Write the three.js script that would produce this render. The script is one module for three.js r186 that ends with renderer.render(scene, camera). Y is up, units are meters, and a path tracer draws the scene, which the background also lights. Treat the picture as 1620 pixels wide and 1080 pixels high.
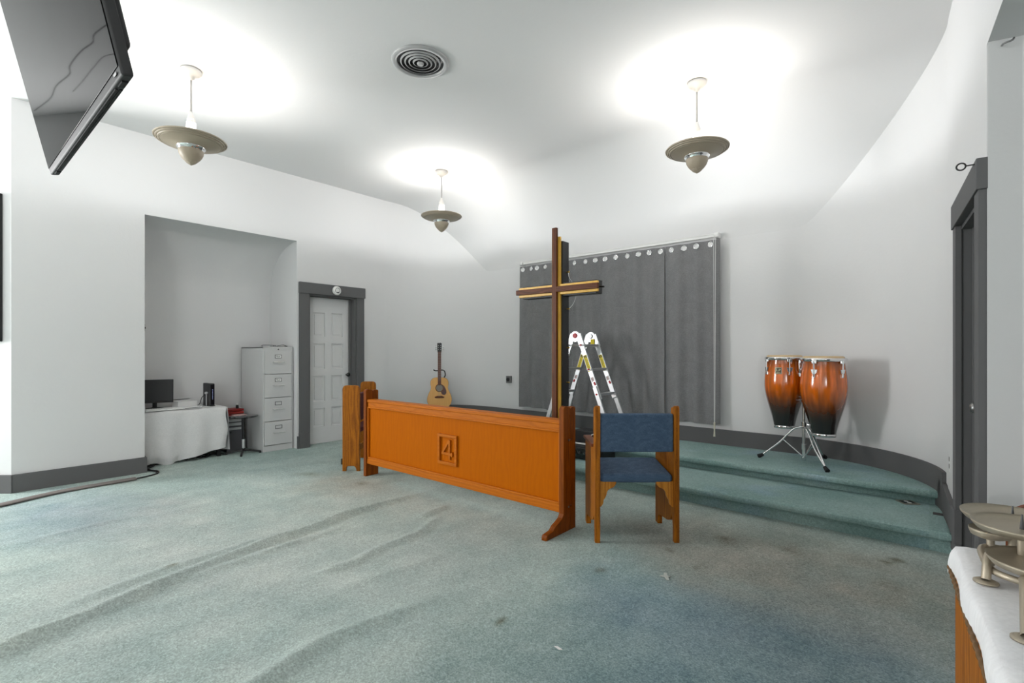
import * as THREE from 'three';
import { RoundedBoxGeometry } from 'three/addons/geometries/RoundedBoxGeometry.js';
import { mergeGeometries, toCreasedNormals } from 'three/addons/utils/BufferGeometryUtils.js';
import { RectAreaLightUniformsLib } from 'three/addons/lights/RectAreaLightUniformsLib.js';

// ---------------------------------------------------------------- camera, light, exposure
const scene = new THREE.Scene();
const YAW = 0.70100;                                   // the camera is turned left of the room's long axis
const camera = new THREE.PerspectiveCamera(69.26, 1620 / 1080, 0.05, 60);
camera.position.set(0, 1.27, 0);
camera.rotation.y = YAW;
camera.setViewOffset(1620, 1080, 0, -15, 1620, 1080);  // small vertical lens shift, verticals stay upright
scene.add(camera);
scene.background = new THREE.Color(0.02, 0.02, 0.02);
const renderer = new THREE.WebGLRenderer({ antialias: true });
renderer.toneMapping = THREE.LinearToneMapping;
renderer.toneMappingExposure = 1.6;
renderer.shadowMap.enabled = true;
RectAreaLightUniformsLib.init();
const LAMP_CANDELA = 1.9;          // each pendant bulb
const WINDOW_NITS = 26;            // brightness of the unseen hall windows; the right one is added fill

// ---------------------------------------------------------------- helpers
const used = new Map();
function numbered(n) { const k = used.get(n) || 0; used.set(n, k + 1); return k ? n + '_' + String(k).padStart(3, '0') : n; }
let seedV = 12345;
function rnd() { seedV = (seedV * 1664525 + 1013904223) >>> 0; return seedV / 4294967296; }
const V = (x, y, z) => new THREE.Vector3(x, y, z);
function norm(g) {
  g = g.index ? g.toNonIndexed() : g;
  for (const k of Object.keys(g.attributes)) if (!['position', 'normal', 'uv'].includes(k)) g.deleteAttribute(k);
  if (!g.attributes.uv) g.setAttribute('uv', new THREE.BufferAttribute(new Float32Array(g.attributes.position.count * 2), 2));
  if (!g.attributes.normal) g.computeVertexNormals();
  g.morphAttributes = {}; g.clearGroups();
  return g;
}
function join(gs) { gs = (Array.isArray(gs) ? gs : [gs]).map(norm); return gs.length > 1 ? mergeGeometries(gs) : gs[0]; }
// uv in metres, v along the axis named by grain
function wuv(g, grain = 'y') {
  g = norm(g);
  const p = g.attributes.position, uv = g.attributes.uv, ax = { x: 0, y: 1, z: 2 }[grain];
  const A = V(), B = V(), C = V();
  for (let i = 0; i < p.count; i += 3) {
    A.fromBufferAttribute(p, i); B.fromBufferAttribute(p, i + 1); C.fromBufferAttribute(p, i + 2);
    const n = B.clone().sub(A).cross(C.clone().sub(A)), an = [Math.abs(n.x), Math.abs(n.y), Math.abs(n.z)];
    const d = an[0] > an[1] && an[0] > an[2] ? 0 : an[1] > an[2] ? 1 : 2;
    let al = ax; if (d === ax) al = (ax + 1) % 3;
    const ac = 3 - d - al;
    for (const [k, q] of [[0, A], [1, B], [2, C]]) uv.setXY(i + k, q.getComponent(ac), q.getComponent(al));
  }
  uv.needsUpdate = true; return g;
}
function mesh(name, gs, m, parent, grain) {
  let g = join(gs); if (grain) g = wuv(g, grain);
  const o = new THREE.Mesh(g, m); o.name = parent && parent !== scene ? name : numbered(name);
  o.castShadow = o.receiveShadow = true; (parent || scene).add(o); return o;
}
function thing(name, label, category, [x, y, z] = [0, 0, 0], turn = 0, group) {
  const o = new THREE.Group(); o.name = numbered(name); scene.add(o);
  o.position.set(x, y, z); o.rotation.y = turn; o.userData = { label, category };
  if (group) o.userData.group = group; return o;
}
function tag(o, label, category, group) { o.userData.label = label; o.userData.category = category; if (group) o.userData.group = group; return o; }
function struct(o, label, category) { o.userData.kind = 'structure'; if (label) o.userData.label = label; if (category) o.userData.category = category; return o; }
const box = (w, h, d, x = 0, y = 0, z = 0, r = 0.003) => { const g = r ? new RoundedBoxGeometry(w, h, d, 2, Math.min(r, w / 2.01, h / 2.01, d / 2.01)) : new THREE.BoxGeometry(w, h, d); g.translate(x, y, z); return g; };
function rod(a, b, r, r1 = r, seg = 14) {
  const A = V(...a), B = V(...b), d = B.clone().sub(A), g = new THREE.CylinderGeometry(r1, r, d.length(), seg);
  g.applyQuaternion(new THREE.Quaternion().setFromUnitVectors(V(0, 1, 0), d.clone().normalize()));
  g.translate(...A.clone().add(B).multiplyScalar(.5).toArray()); return g;
}
// flat bar between two points, w across, t thick; side = direction of the width
function bar(a, b, w, t, side = [0, 0, 1]) {
  const A = V(...a), B = V(...b), y = B.clone().sub(A), L = y.length(); y.normalize();
  const z = V(...side); z.addScaledVector(y, -z.dot(y)).normalize(); const x = y.clone().cross(z);
  const g = new RoundedBoxGeometry(t, L, w, 2, Math.min(t, w) * .2); g.applyMatrix4(new THREE.Matrix4().makeBasis(x, y, z));
  g.translate(...A.add(B).multiplyScalar(.5).toArray()); return g;
}
const wire = (pts, r, seg = 40, rs = 8, closed = false) => new THREE.TubeGeometry(new THREE.CatmullRomCurve3(pts.map(p => V(...p)), closed), seg, r, rs, closed);
const lathe = (pts, seg = 40) => new THREE.LatheGeometry(pts.map(p => new THREE.Vector2(p[0], p[1])), seg);
const at = (g, x, y, z) => { g.translate(x, y, z); return g; };
function shp(pts) { const s = new THREE.Shape(); pts.forEach((p, i) => i ? s.lineTo(p[0], p[1]) : s.moveTo(p[0], p[1])); s.closePath(); return s; }
const ext = (s, depth, bevel = 0, curve = 12) => new THREE.ExtrudeGeometry(Array.isArray(s) ? shp(s) : s, { depth, bevelEnabled: bevel > 0, bevelThickness: bevel, bevelSize: bevel, bevelOffset: -bevel, bevelSegments: 3, curveSegments: curve });
// upright prism over a plan outline given as [x, z] points
function plan(pts, y0, y1, bevel = 0) { const g = ext(pts.map(([x, z]) => [x, -z]), y1 - y0 - (bevel ? bevel * 2 : 0), bevel); g.rotateX(-Math.PI / 2); g.translate(0, y0 + bevel, 0); return g; }
// wall or skirting that follows a plan path; t > 0 lies to the right of the direction of travel
function ribbon(path, t, y0, y1) {
  const n = path.length, off = [];
  for (let i = 0; i < n; i++) {
    const a = path[Math.max(i - 1, 0)], b = path[Math.min(i + 1, n - 1)]; let dx = b[0] - a[0], dz = b[1] - a[1]; const l = Math.hypot(dx, dz); dx /= l; dz /= l;
    off.push([path[i][0] - dz * t, path[i][1] + dx * t]);
  }
  return toCreasedNormals(norm(plan([...path, ...off.reverse()], y0, y1)), 0.35);
}
const arc = (cx, cz, r, a0, a1, n = 28) => Array.from({ length: n + 1 }, (_, i) => { const a = a0 + (a1 - a0) * i / n; return [cx + r * Math.cos(a), cz - r * Math.sin(a)]; });

// ---------------------------------------------------------------- noise and textures
const PERM = new Uint8Array(512); { const p = [...Array(256).keys()]; for (let i = 255; i > 0; i--) { const j = Math.floor(rnd() * (i + 1)); [p[i], p[j]] = [p[j], p[i]]; } for (let i = 0; i < 512; i++) PERM[i] = p[i & 255]; }
function vn(x, y) {
  const X = Math.floor(x), Y = Math.floor(y), fx = x - X, fy = y - Y, u = fx * fx * (3 - 2 * fx), v = fy * fy * (3 - 2 * fy);
  const h = (i, j) => PERM[PERM[(X + i) & 255] + ((Y + j) & 255)] / 255;
  const a = h(0, 0), b = h(1, 0), c = h(0, 1), d = h(1, 1);
  return a + (b - a) * u + (c - a) * v + (a - b - c + d) * u * v;
}
function fbm(x, y, o = 4) { let s = 0, a = .5, t = 0; for (let i = 0; i < o; i++) { s += a * vn(x, y); t += a; a *= .5; x = x * 2.03 + 17.1; y = y * 2.03 + 9.7; } return s / t; }
function tex(w, h, fn, { srgb = true, rx = 1, ry = 1, ox = 0, oy = 0 } = {}) {
  const d = new Uint8Array(w * h * 4);
  for (let j = 0; j < h; j++) for (let i = 0; i < w; i++) { const c = fn(i, j), k = (j * w + i) * 4; d[k] = Math.max(0, Math.min(255, c[0])); d[k + 1] = Math.max(0, Math.min(255, c[1])); d[k + 2] = Math.max(0, Math.min(255, c[2])); d[k + 3] = 255; }
  const t = new THREE.DataTexture(d, w, h); t.wrapS = t.wrapT = THREE.RepeatWrapping; t.magFilter = THREE.LinearFilter; t.minFilter = THREE.LinearMipmapLinearFilter; t.generateMipmaps = true;
  if (srgb) t.colorSpace = THREE.SRGBColorSpace; t.repeat.set(rx, ry); t.offset.set(ox, oy); t.needsUpdate = true; return t;
}
const grey = (w, h, fn, o = {}) => tex(w, h, (i, j) => { const v = fn(i, j); return [v, v, v]; }, { srgb: false, ...o });
function canvas(w, h, draw) { const c = document.createElement('canvas'); c.width = w; c.height = h; draw(c.getContext('2d'), w, h); const t = new THREE.CanvasTexture(c); t.colorSpace = THREE.SRGBColorSpace; return t; }
const std = (color, rough = .6, o = {}) => new THREE.MeshStandardMaterial({ color, roughness: rough, ...o });
const phy = (color, rough = .4, o = {}) => new THREE.MeshPhysicalMaterial({ color, roughness: rough, ...o });
// wood: v runs along the grain, texture spans 0.5 m by 1 m
function wood(a, b, { grain = 1, pores = .5, rough = .42, coat = .1, spec = .35, k = 0 } = {}) {
  const map = tex(512, 1024, (i, j) => {
    const x = i / 512, y = j / 1024, s = Math.sin(y * 6.2832), c = Math.cos(y * 6.2832);
    const w = fbm(x * 5 + k, s * .34 + 4 + k, 3) + .3 * fbm(x * 3 + 40 + k, c * .3 + 9, 2);
    const rings = .5 + .5 * Math.sin((x * 16 + w * 6) * 6.2832 * .8);
    const fine = vn(x * 190 + k, s * 3 + c * 5 + 20), pore = vn(x * 260 + 7, s * 22 + c * 17 + 60);
    let t = .18 + .55 * Math.pow(rings, 1.6) * grain + .25 * (fine - .5); if (pore > .72) t += pores * (pore - .72) * 2.2;
    t = Math.max(0, Math.min(1, t));
    return [a[0] + (b[0] - a[0]) * t, a[1] + (b[1] - a[1]) * t, a[2] + (b[2] - a[2]) * t];
  }, { rx: 2, ry: 1 });
  return phy(0xffffff, rough, { map, specularIntensity: spec, clearcoat: coat, clearcoatRoughness: .35 });
}

// ---------------------------------------------------------------- materials
const plaster = grey(512, 512, (i, j) => 128 + 90 * (fbm(i / 9, j / 9, 3) - .5) + 60 * (fbm(i / 60, j / 60, 3) - .5), { rx: 1.2, ry: 1.2 });
const M = {};
M.wall = std(new THREE.Color(.72, .72, .72), .82, { bumpMap: plaster, bumpScale: .0012 });
M.ceiling = M.wall;
M.trim = phy(new THREE.Color(.135, .135, .136), .85, { specularIntensity: .3 });
M.doorPaint = std(new THREE.Color(.72, .72, .72), .5);
M.chrome = std(0xe6e6e6, .12, { metalness: 1 });
M.steel = std(0x9a9a9a, .35, { metalness: 1 });
M.alu = std(0xd9dadc, .38, { metalness: .85 });
M.black = std(0x141416, .45);
M.blackGloss = phy(0x0c0c0d, .15, { clearcoat: .6 });
M.white = std(0xe6e6e4, .5);
M.rubber = std(0x1a1a1b, .85);
M.brass = std(0xc8a050, .3, { metalness: 1 });
M.brass2 = std(0xb9b0a0, .35, { metalness: .8 });
M.steelDark = std(0x58595b, .4, { metalness: .7 });
M.pewWood = wood([194, 108, 8], [152, 76, 3], { grain: .55, pores: .25, rough: .5, coat: 0 });
M.pewPanel = wood([184, 97, 3], [168, 84, 2], { grain: .5, pores: .2, rough: .52, coat: 0, spec: .1, k: 11 });
M.pewEnd = wood([142, 73, 8], [92, 42, 3], { grain: .7, pores: .5, rough: .5, coat: 0, k: 23 });
M.oak = wood([184, 112, 22], [110, 58, 7], { grain: .8, pores: .9, rough: .5, coat: 0, k: 31 });
M.walnut = wood([112, 62, 32], [58, 28, 12], { grain: .8, pores: .5, rough: .5, coat: .1, k: 47 });
M.gold = wood([238, 190, 84], [218, 162, 52], { grain: .5, pores: .2, rough: .35, coat: .5, k: 53 });
M.walnutRed = wood([126, 66, 34], [80, 38, 18], { grain: .6, pores: .4, k: 61 });
M.oakPale = wood([204, 138, 52], [150, 90, 26], { grain: .9, pores: .6, rough: .45, coat: .2, k: 71 });
const weave = grey(256, 256, (i, j) => 120 + 60 * Math.sin(i * .785) * Math.sin(j * .785) + 70 * (vn(i / 3, j / 3) - .5), { rx: 8, ry: 8 });
const fabric = (c, v = 18, rep = 2.2) => std(0xffffff, .92, { map: tex(256, 256, (i, j) => { const n = v * 2 * (vn(i / 1.7, j / 1.7) - .5) + v * (fbm(i / 30, j / 30, 3) - .5); return [c[0] + n, c[1] + n, c[2] + n]; }, { rx: rep, ry: rep }), bumpMap: weave, bumpScale: .0008 });
M.blueCloth = fabric([70, 92, 118], 26);
M.maroon = fabric([82, 26, 28], 12);
M.curtain = fabric([122, 122, 123], 10, 1.5);
M.whiteCloth = fabric([226, 226, 226], 6, 1.5);
M.runner = fabric([236, 236, 238], 5, 1.5); M.runner.side = THREE.DoubleSide;

// carpet: faded teal pile with worn, blue and soiled areas
const CX0 = -6.8, CZ0 = -5.6, CS = 7.4;                 // the colour map spans 7.4 m
const blobs = [                                         // x, z, radius, [colour], strength, stretch along x
  [-0.9, -2.1, .5, [112, 138, 156], .5, 1], [-1.1, -2.5, .35, [124, 154, 164], .45, 1.3], [-.45, -2.75, .55, [116, 132, 144], .5, 1], [-.2, -2.2, .55, [110, 136, 146], .55, 1],
  [-.7, -1.5, .6, [116, 144, 152], .55, 1.2], [-1.4, -1.6, .5, [148, 172, 168], .5, 1], [-.5, -3.3, .7, [164, 164, 152], .7, 1.6], [-1.1, -3.2, .45, [170, 170, 160], .6, 1.5],
  [-5.1, -.75, .5, [140, 164, 178], .5, 1.8], [-4.6, -1.1, .6, [188, 190, 186], .5, 1.5], [-3.3, -2.0, 1.1, [198, 206, 198], .45, 1], [-2.2, -1.2, 1.0, [196, 208, 204], .45, 1],
  [-4.3, -2.7, .5, [178, 176, 162], .5, 1], [-3.3, -1.0, .9, [194, 202, 198], .45, 1], [-5.6, -2.3, .6, [184, 206, 204], .5, 1], [-2.3, -2.2, .6, [188, 198, 194], .45, 1]];
const stains = [[-.16, -3.86, .05, .6], [-.2, -3.76, .05, .4], [-.98, -3.41, .06, .35], [-.75, -3.55, .06, .25], [-1.30, -3.05, .04, .35], [-1.37, -2.45, .04, .35], [-1.49, -1.72, .03, .5], [-3.37, -.98, .03, .4], [-4.18, -2.66, .05, .25], [-4.9, -2.5, .1, .2], [-1.05, -3.0, .03, .25]];
function carpetColour(x, z) {
  const wx = x + .35 * (fbm(x * 2.1 + 5, z * 2.1, 3) - .5), wz = z + .35 * (fbm(x * 2.1 + 50, z * 2.1 + 8, 3) - .5);
  let c = [188, 206, 200]; const m = fbm(x * 1.3 + 3, z * 1.3 + 2, 4) - .5; c = [c[0] + 34 * m, c[1] + 22 * m, c[2] + 20 * m];
  for (const [bx_, bz, r, col, s, st] of blobs) { const d = Math.hypot((wx - bx_) / st, wz - bz) / r; if (d < 1.3) { const k = s * Math.min(1, Math.max(0, (1.3 - d) / .9)) * (.55 + .9 * fbm(x * 6 + 9, z * 6, 3)); c = c.map((v, i) => v + (col[i] - v) * Math.min(1, k)); } }
  for (const [bx_, bz, r, s] of stains) { const d = Math.hypot(wx - bx_, wz - bz) / r; if (d < 1.4) { const k = s * Math.max(0, 1 - d / 1.4) * (.5 + fbm(x * 30, z * 30, 2)); c = [c[0] * (1 - .6 * k), c[1] * (1 - .66 * k), c[2] * (1 - .78 * k)]; } }
  const st = fbm(x * 11, z * 3.2, 3) - .5, md = fbm(x * 5.3 + 70, z * 5.3, 3) - .5; return [c[0] + 16 * st + 30 * md, c[1] + 14 * st + 24 * md, c[2] + 13 * st + 22 * md];
}
const coarse = new Float32Array(513 * 513 * 3);
for (let j = 0; j <= 512; j++) for (let i = 0; i <= 512; i++) { const c = carpetColour(CX0 + CS * i / 512, CZ0 + CS * j / 512); coarse.set(c, (j * 513 + i) * 3); }
const carpetMap = tex(2048, 2048, (i, j) => {
  const x = i / 4, y = j / 4, X = Math.floor(x), Y = Math.floor(y), fx = x - X, fy = y - Y, k = (Y * 513 + X) * 3, n = 66 * (vn(i * .93, j * .93) - .5) + 14 * (vn(i * .31 + 9, j * .31) - .5), o = [0, 0, 0];
  for (let c = 0; c < 3; c++) o[c] = (coarse[k + c] * (1 - fx) + coarse[k + 3 + c] * fx) * (1 - fy) + (coarse[k + 1539 + c] * (1 - fx) + coarse[k + 1542 + c] * fx) * fy + n;
  return o;
}, { rx: 1 / CS, ry: 1 / CS, ox: -CX0 / CS, oy: -CZ0 / CS });
const pile = grey(1024, 1024, (i, j) => 128 + 110 * (vn(i * .3, j * .3) - .5) + 140 * (vn(i * .61 + 40, j * .61) - .5), { rx: 2, ry: 2 });
M.carpet = std(0xffffff, 1, { map: carpetMap, bumpMap: pile, bumpScale: .006 });
const stepTone = tex(1024, 1024, (i, j) => { const x = i / 1024 * 3, y = j / 1024 * 3, m = fbm(x * 2.2, y * 2.2, 4) - .5, b = fbm(x * 3 + 30, y * 3, 3), n = 34 * (vn(i * .83, j * .83) - .5) + 20 * (vn(i * .3, j * .3) - .5), k = b > .56 ? (b - .56) * 130 : 0; return [160 + 56 * m + n, 190 + 46 * m + n, 186 + 46 * m + n + k * .3]; }, { rx: 1 / 3, ry: 1 / 3 });
M.stepCarpet = std(0xffffff, 1, { map: stepTone, bumpMap: pile, bumpScale: .005 });

// ---------------------------------------------------------------- the room
const WL = -6.28, ZB = -5.6, CH = 3.54, WT = .16, TOP = 3.95;
const RC = [0.20, -3.05], RD = [0.137, -4.02];         // right wall: near corner, far side of its door
const LA = arc(-5.18, -4.5, 1.1, Math.PI, Math.PI / 2), RA = arc(-1.0, -4.5, 1.1, Math.PI / 2, 0);
// left wall pieces, travelling towards the back: the outside lies to the left
struct(mesh('wall_left', [
  ribbon([[WL, -.49], [WL, -1.475]], -WT, -.1, TOP), ribbon([[WL, -1.475], [WL, -3.105]], -WT, 2.70, TOP), ribbon([[WL, -3.105], [WL, -3.26]], -WT, -.1, TOP),
  ribbon([[WL, -3.26], [WL, -3.975]], -WT, 2.03, TOP), ribbon([[WL, -3.975], [WL, -4.5]], -WT, -.1, TOP)], M.wall), 'pale grey plaster wall with recessed niche and panelled door', 'wall');
struct(mesh('wall_back', ribbon([...LA, ...RA], -WT, -.1, TOP), M.wall), 'pale grey stage wall with rounded corners behind the curtain', 'wall');
struct(mesh('wall_right', [ribbon([[.10, -4.5], RD], -WT, -.1, TOP), ribbon([RD, [.194, -3.14]], -WT, 2.0, TOP), ribbon([[.194, -3.14], [.198, -3.075]], -WT, -.1, TOP),
  ribbon([[.198, -3.075], [.66, 4.0]], -WT, 2.645, TOP)], M.wall), 'pale grey side wall beside the stage with dark doorway', 'wall');
struct(mesh('wall_side_alcove', plan([RC, [3.2, -3.92], [3.2, -4.08], [.36, -3.22], [.21, -3.12]], -.1, 2.66), M.wall), 'grey wall of the side alcove', 'wall');
// niche
{
  const zb = -7.06, z0 = -1.475, z1 = -3.105;
  const prof = [[WL - WT + .001, 2.70]]; for (let i = 0; i <= 20; i++) { const t = i / 20 * Math.PI / 2; prof.push([zb + (WL - zb) * (1 - Math.sin(t)), 2.06 + .64 * Math.cos(t)]); }
  prof.splice(0, 1, [WL, 2.70]);
  const outline = [...prof, [zb, -.1], [zb - WT, -.1], [zb - WT, 2.95], [WL - .01, 2.95]];
  const g = ext(outline.map(([x, y]) => [x, y]), z0 - z1); g.translate(0, 0, z1);
  struct(mesh('wall_niche', [toCreasedNormals(norm(g), .4), box(WL - zb, 3.05, .12, (WL + zb) / 2 - WT, 1.425, z0 + .06, 0), box(WL - zb, 3.05, .12, (WL + zb) / 2 - WT, 1.425, z1 - .06, 0)], M.wall), 'recessed plaster niche with a coved top', 'niche');
}
// the hall behind and beside the camera
struct(mesh('wall_splay', ribbon([[-7.6, .624], [WL, -.49]], -WT, -.1, TOP), M.wall), 'pale angled wall at the end of the left wall', 'wall');
{
  const w = (a, b, y0, y1) => ribbon([[-7.6, a], [-7.6, b]], -WT, y0, y1);
  struct(mesh('wall_left_hall', [w(6.5, 2.5, -.1, TOP), w(2.5, 1.1, -.1, .95), w(2.5, 1.1, 2.75, TOP), w(1.1, .624, -.1, TOP)], M.wall), 'pale hall wall with a tall window', 'wall');
}
struct(mesh('wall_front', box(11.1, 4.05, WT, -2.15, 1.925, 6.58, 0), M.wall), 'pale wall at the far end of the hall', 'wall');
struct(mesh('wall_right_hall', [box(WT, 4.05, 8.2, 3.28, 1.925, .1, 0), box(WT, .95, 2.0, 3.28, .475, 5.2, 0), box(WT, 1.4, 2.0, 3.28, 3.25, 5.2, 0), box(WT, 4.05, .4, 3.28, 1.925, 6.4, 0)], M.wall), 'pale wall closing the side alcove', 'wall');
const glow = std(0xffffff, .6, { emissive: new THREE.Color(1, 1, 1), emissiveIntensity: .9 });
let windows = 0;
function windowUnit(w, h, pos, turn, nits) {
  const o = new THREE.Group(); o.name = 'window_' + (++windows);
  o.position.set(...pos); o.rotation.y = turn; scene.add(o); struct(o, 'unseen frosted hall window with dark grey frame', 'window');
  mesh('frame', [box(w, .07, .1, 0, h / 2 - .035, 0), box(w, .07, .1, 0, -h / 2 + .035, 0), box(.07, h, .1, -w / 2 + .035, 0, 0), box(.07, h, .1, w / 2 - .035, 0, 0), box(w, .04, .06, 0, 0, 0), box(.04, h, .06, 0, 0, 0)], M.trim, o);
  mesh('pane', box(w - .1, h - .1, .01, 0, 0, -.03, 0), glow, o);
  const l = new THREE.RectAreaLight(0xffffff, nits, w - .12, h - .12); l.position.set(0, 0, .07); l.rotation.y = Math.PI; o.add(l); return o;
}
windowUnit(1.4, 1.8, [-7.66, 1.85, 1.8], Math.PI / 2, WINDOW_NITS);
windowUnit(2.0, 1.6, [3.26, 1.75, 5.2], -Math.PI / 2, WINDOW_NITS * .36);  // unseen window added as fill, brightens the niche and left door from the right
// ceiling: flat, sweeping down into the back wall
{
  const pts = [[6.6, CH], [6.6, TOP + .1], [ZB - WT, TOP + .1], [ZB - WT, 2.39], [ZB - .004, 2.39]];
  for (let i = 1; i <= 32; i++) { const t = i / 32 * Math.PI / 2; pts.push([ZB + .95 - .954 * Math.cos(t), 2.39 + 1.15 * Math.sin(t)]); }
  const g = ext(pts.map(([z, y]) => [-z, y]), 8.5); g.rotateY(Math.PI / 2); g.translate(-7.75, 0, 0);   // shape x becomes -z
  struct(mesh('ceiling', toCreasedNormals(norm(g), .3), M.ceiling), 'white plaster ceiling curving down into the stage wall', 'ceiling');
  struct(mesh('ceiling_alcove', plan([[RC[0] + .02, RC[1] - .02], [3.3, -4.0], [3.3, 6.6], [.84, 6.6]], 2.65, 2.75), M.ceiling), 'low plaster ceiling of the side alcove', 'ceiling');
}
// hairline cracks in the hall ceiling, mirrored in the television
[[[-4.7, 1.02], [-5.09, .96], [-5.4, .88], [-5.55, .9], [-5.74, .85], [-6.12, .82], [-6.3, .85], [-6.62, .79], [-7.0, .79], [-7.4, .7]], [[-5.5, 1.22], [-5.8, 1.16], [-5.87, 1.06], [-6.14, 1.02], [-6.56, .99], [-6.84, .96]]].forEach((c, i) => {
  tag(mesh('ceiling_crack', wire(c.map(([x, z]) => [x, CH - .001, z]), .004 - i * .0015, 80, 5), std(0x4a4a4a, .9)), i ? 'fine short crack in the hall ceiling plaster' : 'long jagged crack in the hall ceiling plaster', 'crack');
});
// floor: carpet that has stretched into long wrinkles
{
  const ridges = [
    [.030, .055, [-2.9, .1], [-3.0, -.2], [-3.115, -.58], [-3.244, -.975], [-3.318, -1.352], [-3.346, -1.612], [-3.463, -2.173], [-3.444, -3.08]],
    [.014, .05, [-3.274, -.368], [-3.383, -.858], [-3.42, -1.29], [-3.45, -1.7]], [.013, .045, [-3.15, -.9], [-3.2, -1.43], [-3.22, -1.95]],
    [.016, .05, [-2.659, -1.316], [-2.636, -1.654], [-2.698, -1.875], [-2.711, -2.193], [-2.9, -2.6]], [.020, .055, [-1.9, -.5], [-1.96, -.822], [-2.025, -1.086], [-1.987, -1.381], [-1.917, -1.7]],
    [.014, .05, [-5.282, -1.587], [-5.245, -2.137], [-5.23, -2.806], [-5.13, -3.097]], [.008, .06, [-4.529, -.303], [-4.659, -.794], [-4.616, -1.1]], [.014, .05, [-2.967, -2.4], [-3.015, -2.75]],
    [.013, .06, [-1.283, -3.3], [-1.235, -3.683], [-1.2, -4.0]], [.006, .06, [-2.35, -1.0], [-2.4, -1.6], [-2.3, -2.1]], [.005, .06, [-4.0, -.8], [-4.1, -1.5], [-4.05, -2.2]]];
  const lift = (x, z) => {
    let h = 0;
    for (const [a, w, ...p] of ridges) {
      let best = 9, tb = 0;
      for (let i = 0; i + 1 < p.length; i++) { const [x0, z0] = p[i], [x1, z1] = p[i + 1], L = (x1 - x0) ** 2 + (z1 - z0) ** 2; let t = ((x - x0) * (x1 - x0) + (z - z0) * (z1 - z0)) / L; t = Math.max(0, Math.min(1, t)); const d = Math.hypot(x - x0 - t * (x1 - x0), z - z0 - t * (z1 - z0)); if (d < best) { best = d; tb = (i + t) / (p.length - 1); } }
      if (best < w * 3) h += 1.3 * a * Math.exp(-1.6 * (best / w) ** 2) * Math.min(1, Math.min(tb, 1 - tb) * 6 + .05) * (.7 + .6 * vn(x * 4, z * 4));
    }
    return h + .003 * (fbm(x * 3.1, z * 2.2, 2) - .5);
  };
  const axis = (lo, a, b, hi, s, S) => { const r = []; for (let v = lo; v < a - 1e-6; v += S) r.push(v); for (let v = a; v < b - 1e-6; v += s) r.push(v); for (let v = b; v < hi; v += S) r.push(v); r.push(hi); return r; };
  const xs = axis(-7.9, -5.6, -.6, 3.4, .022, .1), zs = axis(-4.2, -4.1, .2, 6.7, .03, .2), P = [], N = [], I = [];
  for (const z of zs) for (const x of xs) { P.push(x, lift(x, z), z); N.push(x, z); }
  for (let j = 0; j + 1 < zs.length; j++) for (let i = 0; i + 1 < xs.length; i++) { const a = j * xs.length + i, b = a + xs.length; I.push(a, b, a + 1, b, b + 1, a + 1); }
  const g = new THREE.BufferGeometry(); g.setAttribute('position', new THREE.Float32BufferAttribute(P, 3)); g.setAttribute('uv', new THREE.Float32BufferAttribute(N, 2)); g.setIndex(I); g.computeVertexNormals();
  const f = struct(mesh('floor', g, M.carpet), 'worn and wrinkled teal carpet', 'floor');
  mesh('subfloor', box(11.4, .1, 13.0, -2.2, -.07, .4, 0), M.rubber, f);
}
// stage: two carpeted steps
const SH1 = .14, SH2 = .25;
const rEdge = (zf) => [[.11, zf], ...[[.11, -4.5]].filter(p => p[1] < zf), ...RA.slice().reverse().filter(p => p[1] < Math.min(zf, -4.5) - .001).map(p => [p[0] + .01, p[1]])];
const lEdge = (zf) => [...LA.slice().reverse().filter(p => p[1] < Math.min(zf, -4.5) - .001).map(p => [p[0] - .01, p[1]]), ...[[WL - .02, -4.5]].filter(p => p[1] < zf), [WL - .02, zf]];
const upFront = (zf) => { const dx = Math.sqrt(1.21 - (zf + 4.5) ** 2); return [[-1.0 + dx + .008, zf], ...RA.slice().reverse().filter(p => p[1] < zf - .01).map(p => [p[0] + .008, p[1]]), ...LA.slice().reverse().filter(p => p[1] < zf - .01).map(p => [p[0] - .008, p[1]]), [-5.18 - dx - .008, zf]]; };
struct(mesh('floor_step', wuv(join([plan([...rEdge(-4.135), ...lEdge(-4.135)], -.03, SH1 - .03), plan([...rEdge(-4.085), ...lEdge(-4.085)], SH1 - .058, SH1, .026)])), M.stepCarpet), 'lower teal carpeted step of the stage', 'floor');
struct(mesh('floor_stage', wuv(join([plan(upFront(-4.79), SH1 - .03, SH2 - .03), plan(upFront(-4.735), SH2 - .056, SH2, .026)])), M.stepCarpet), 'upper teal carpeted stage', 'floor');
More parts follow.
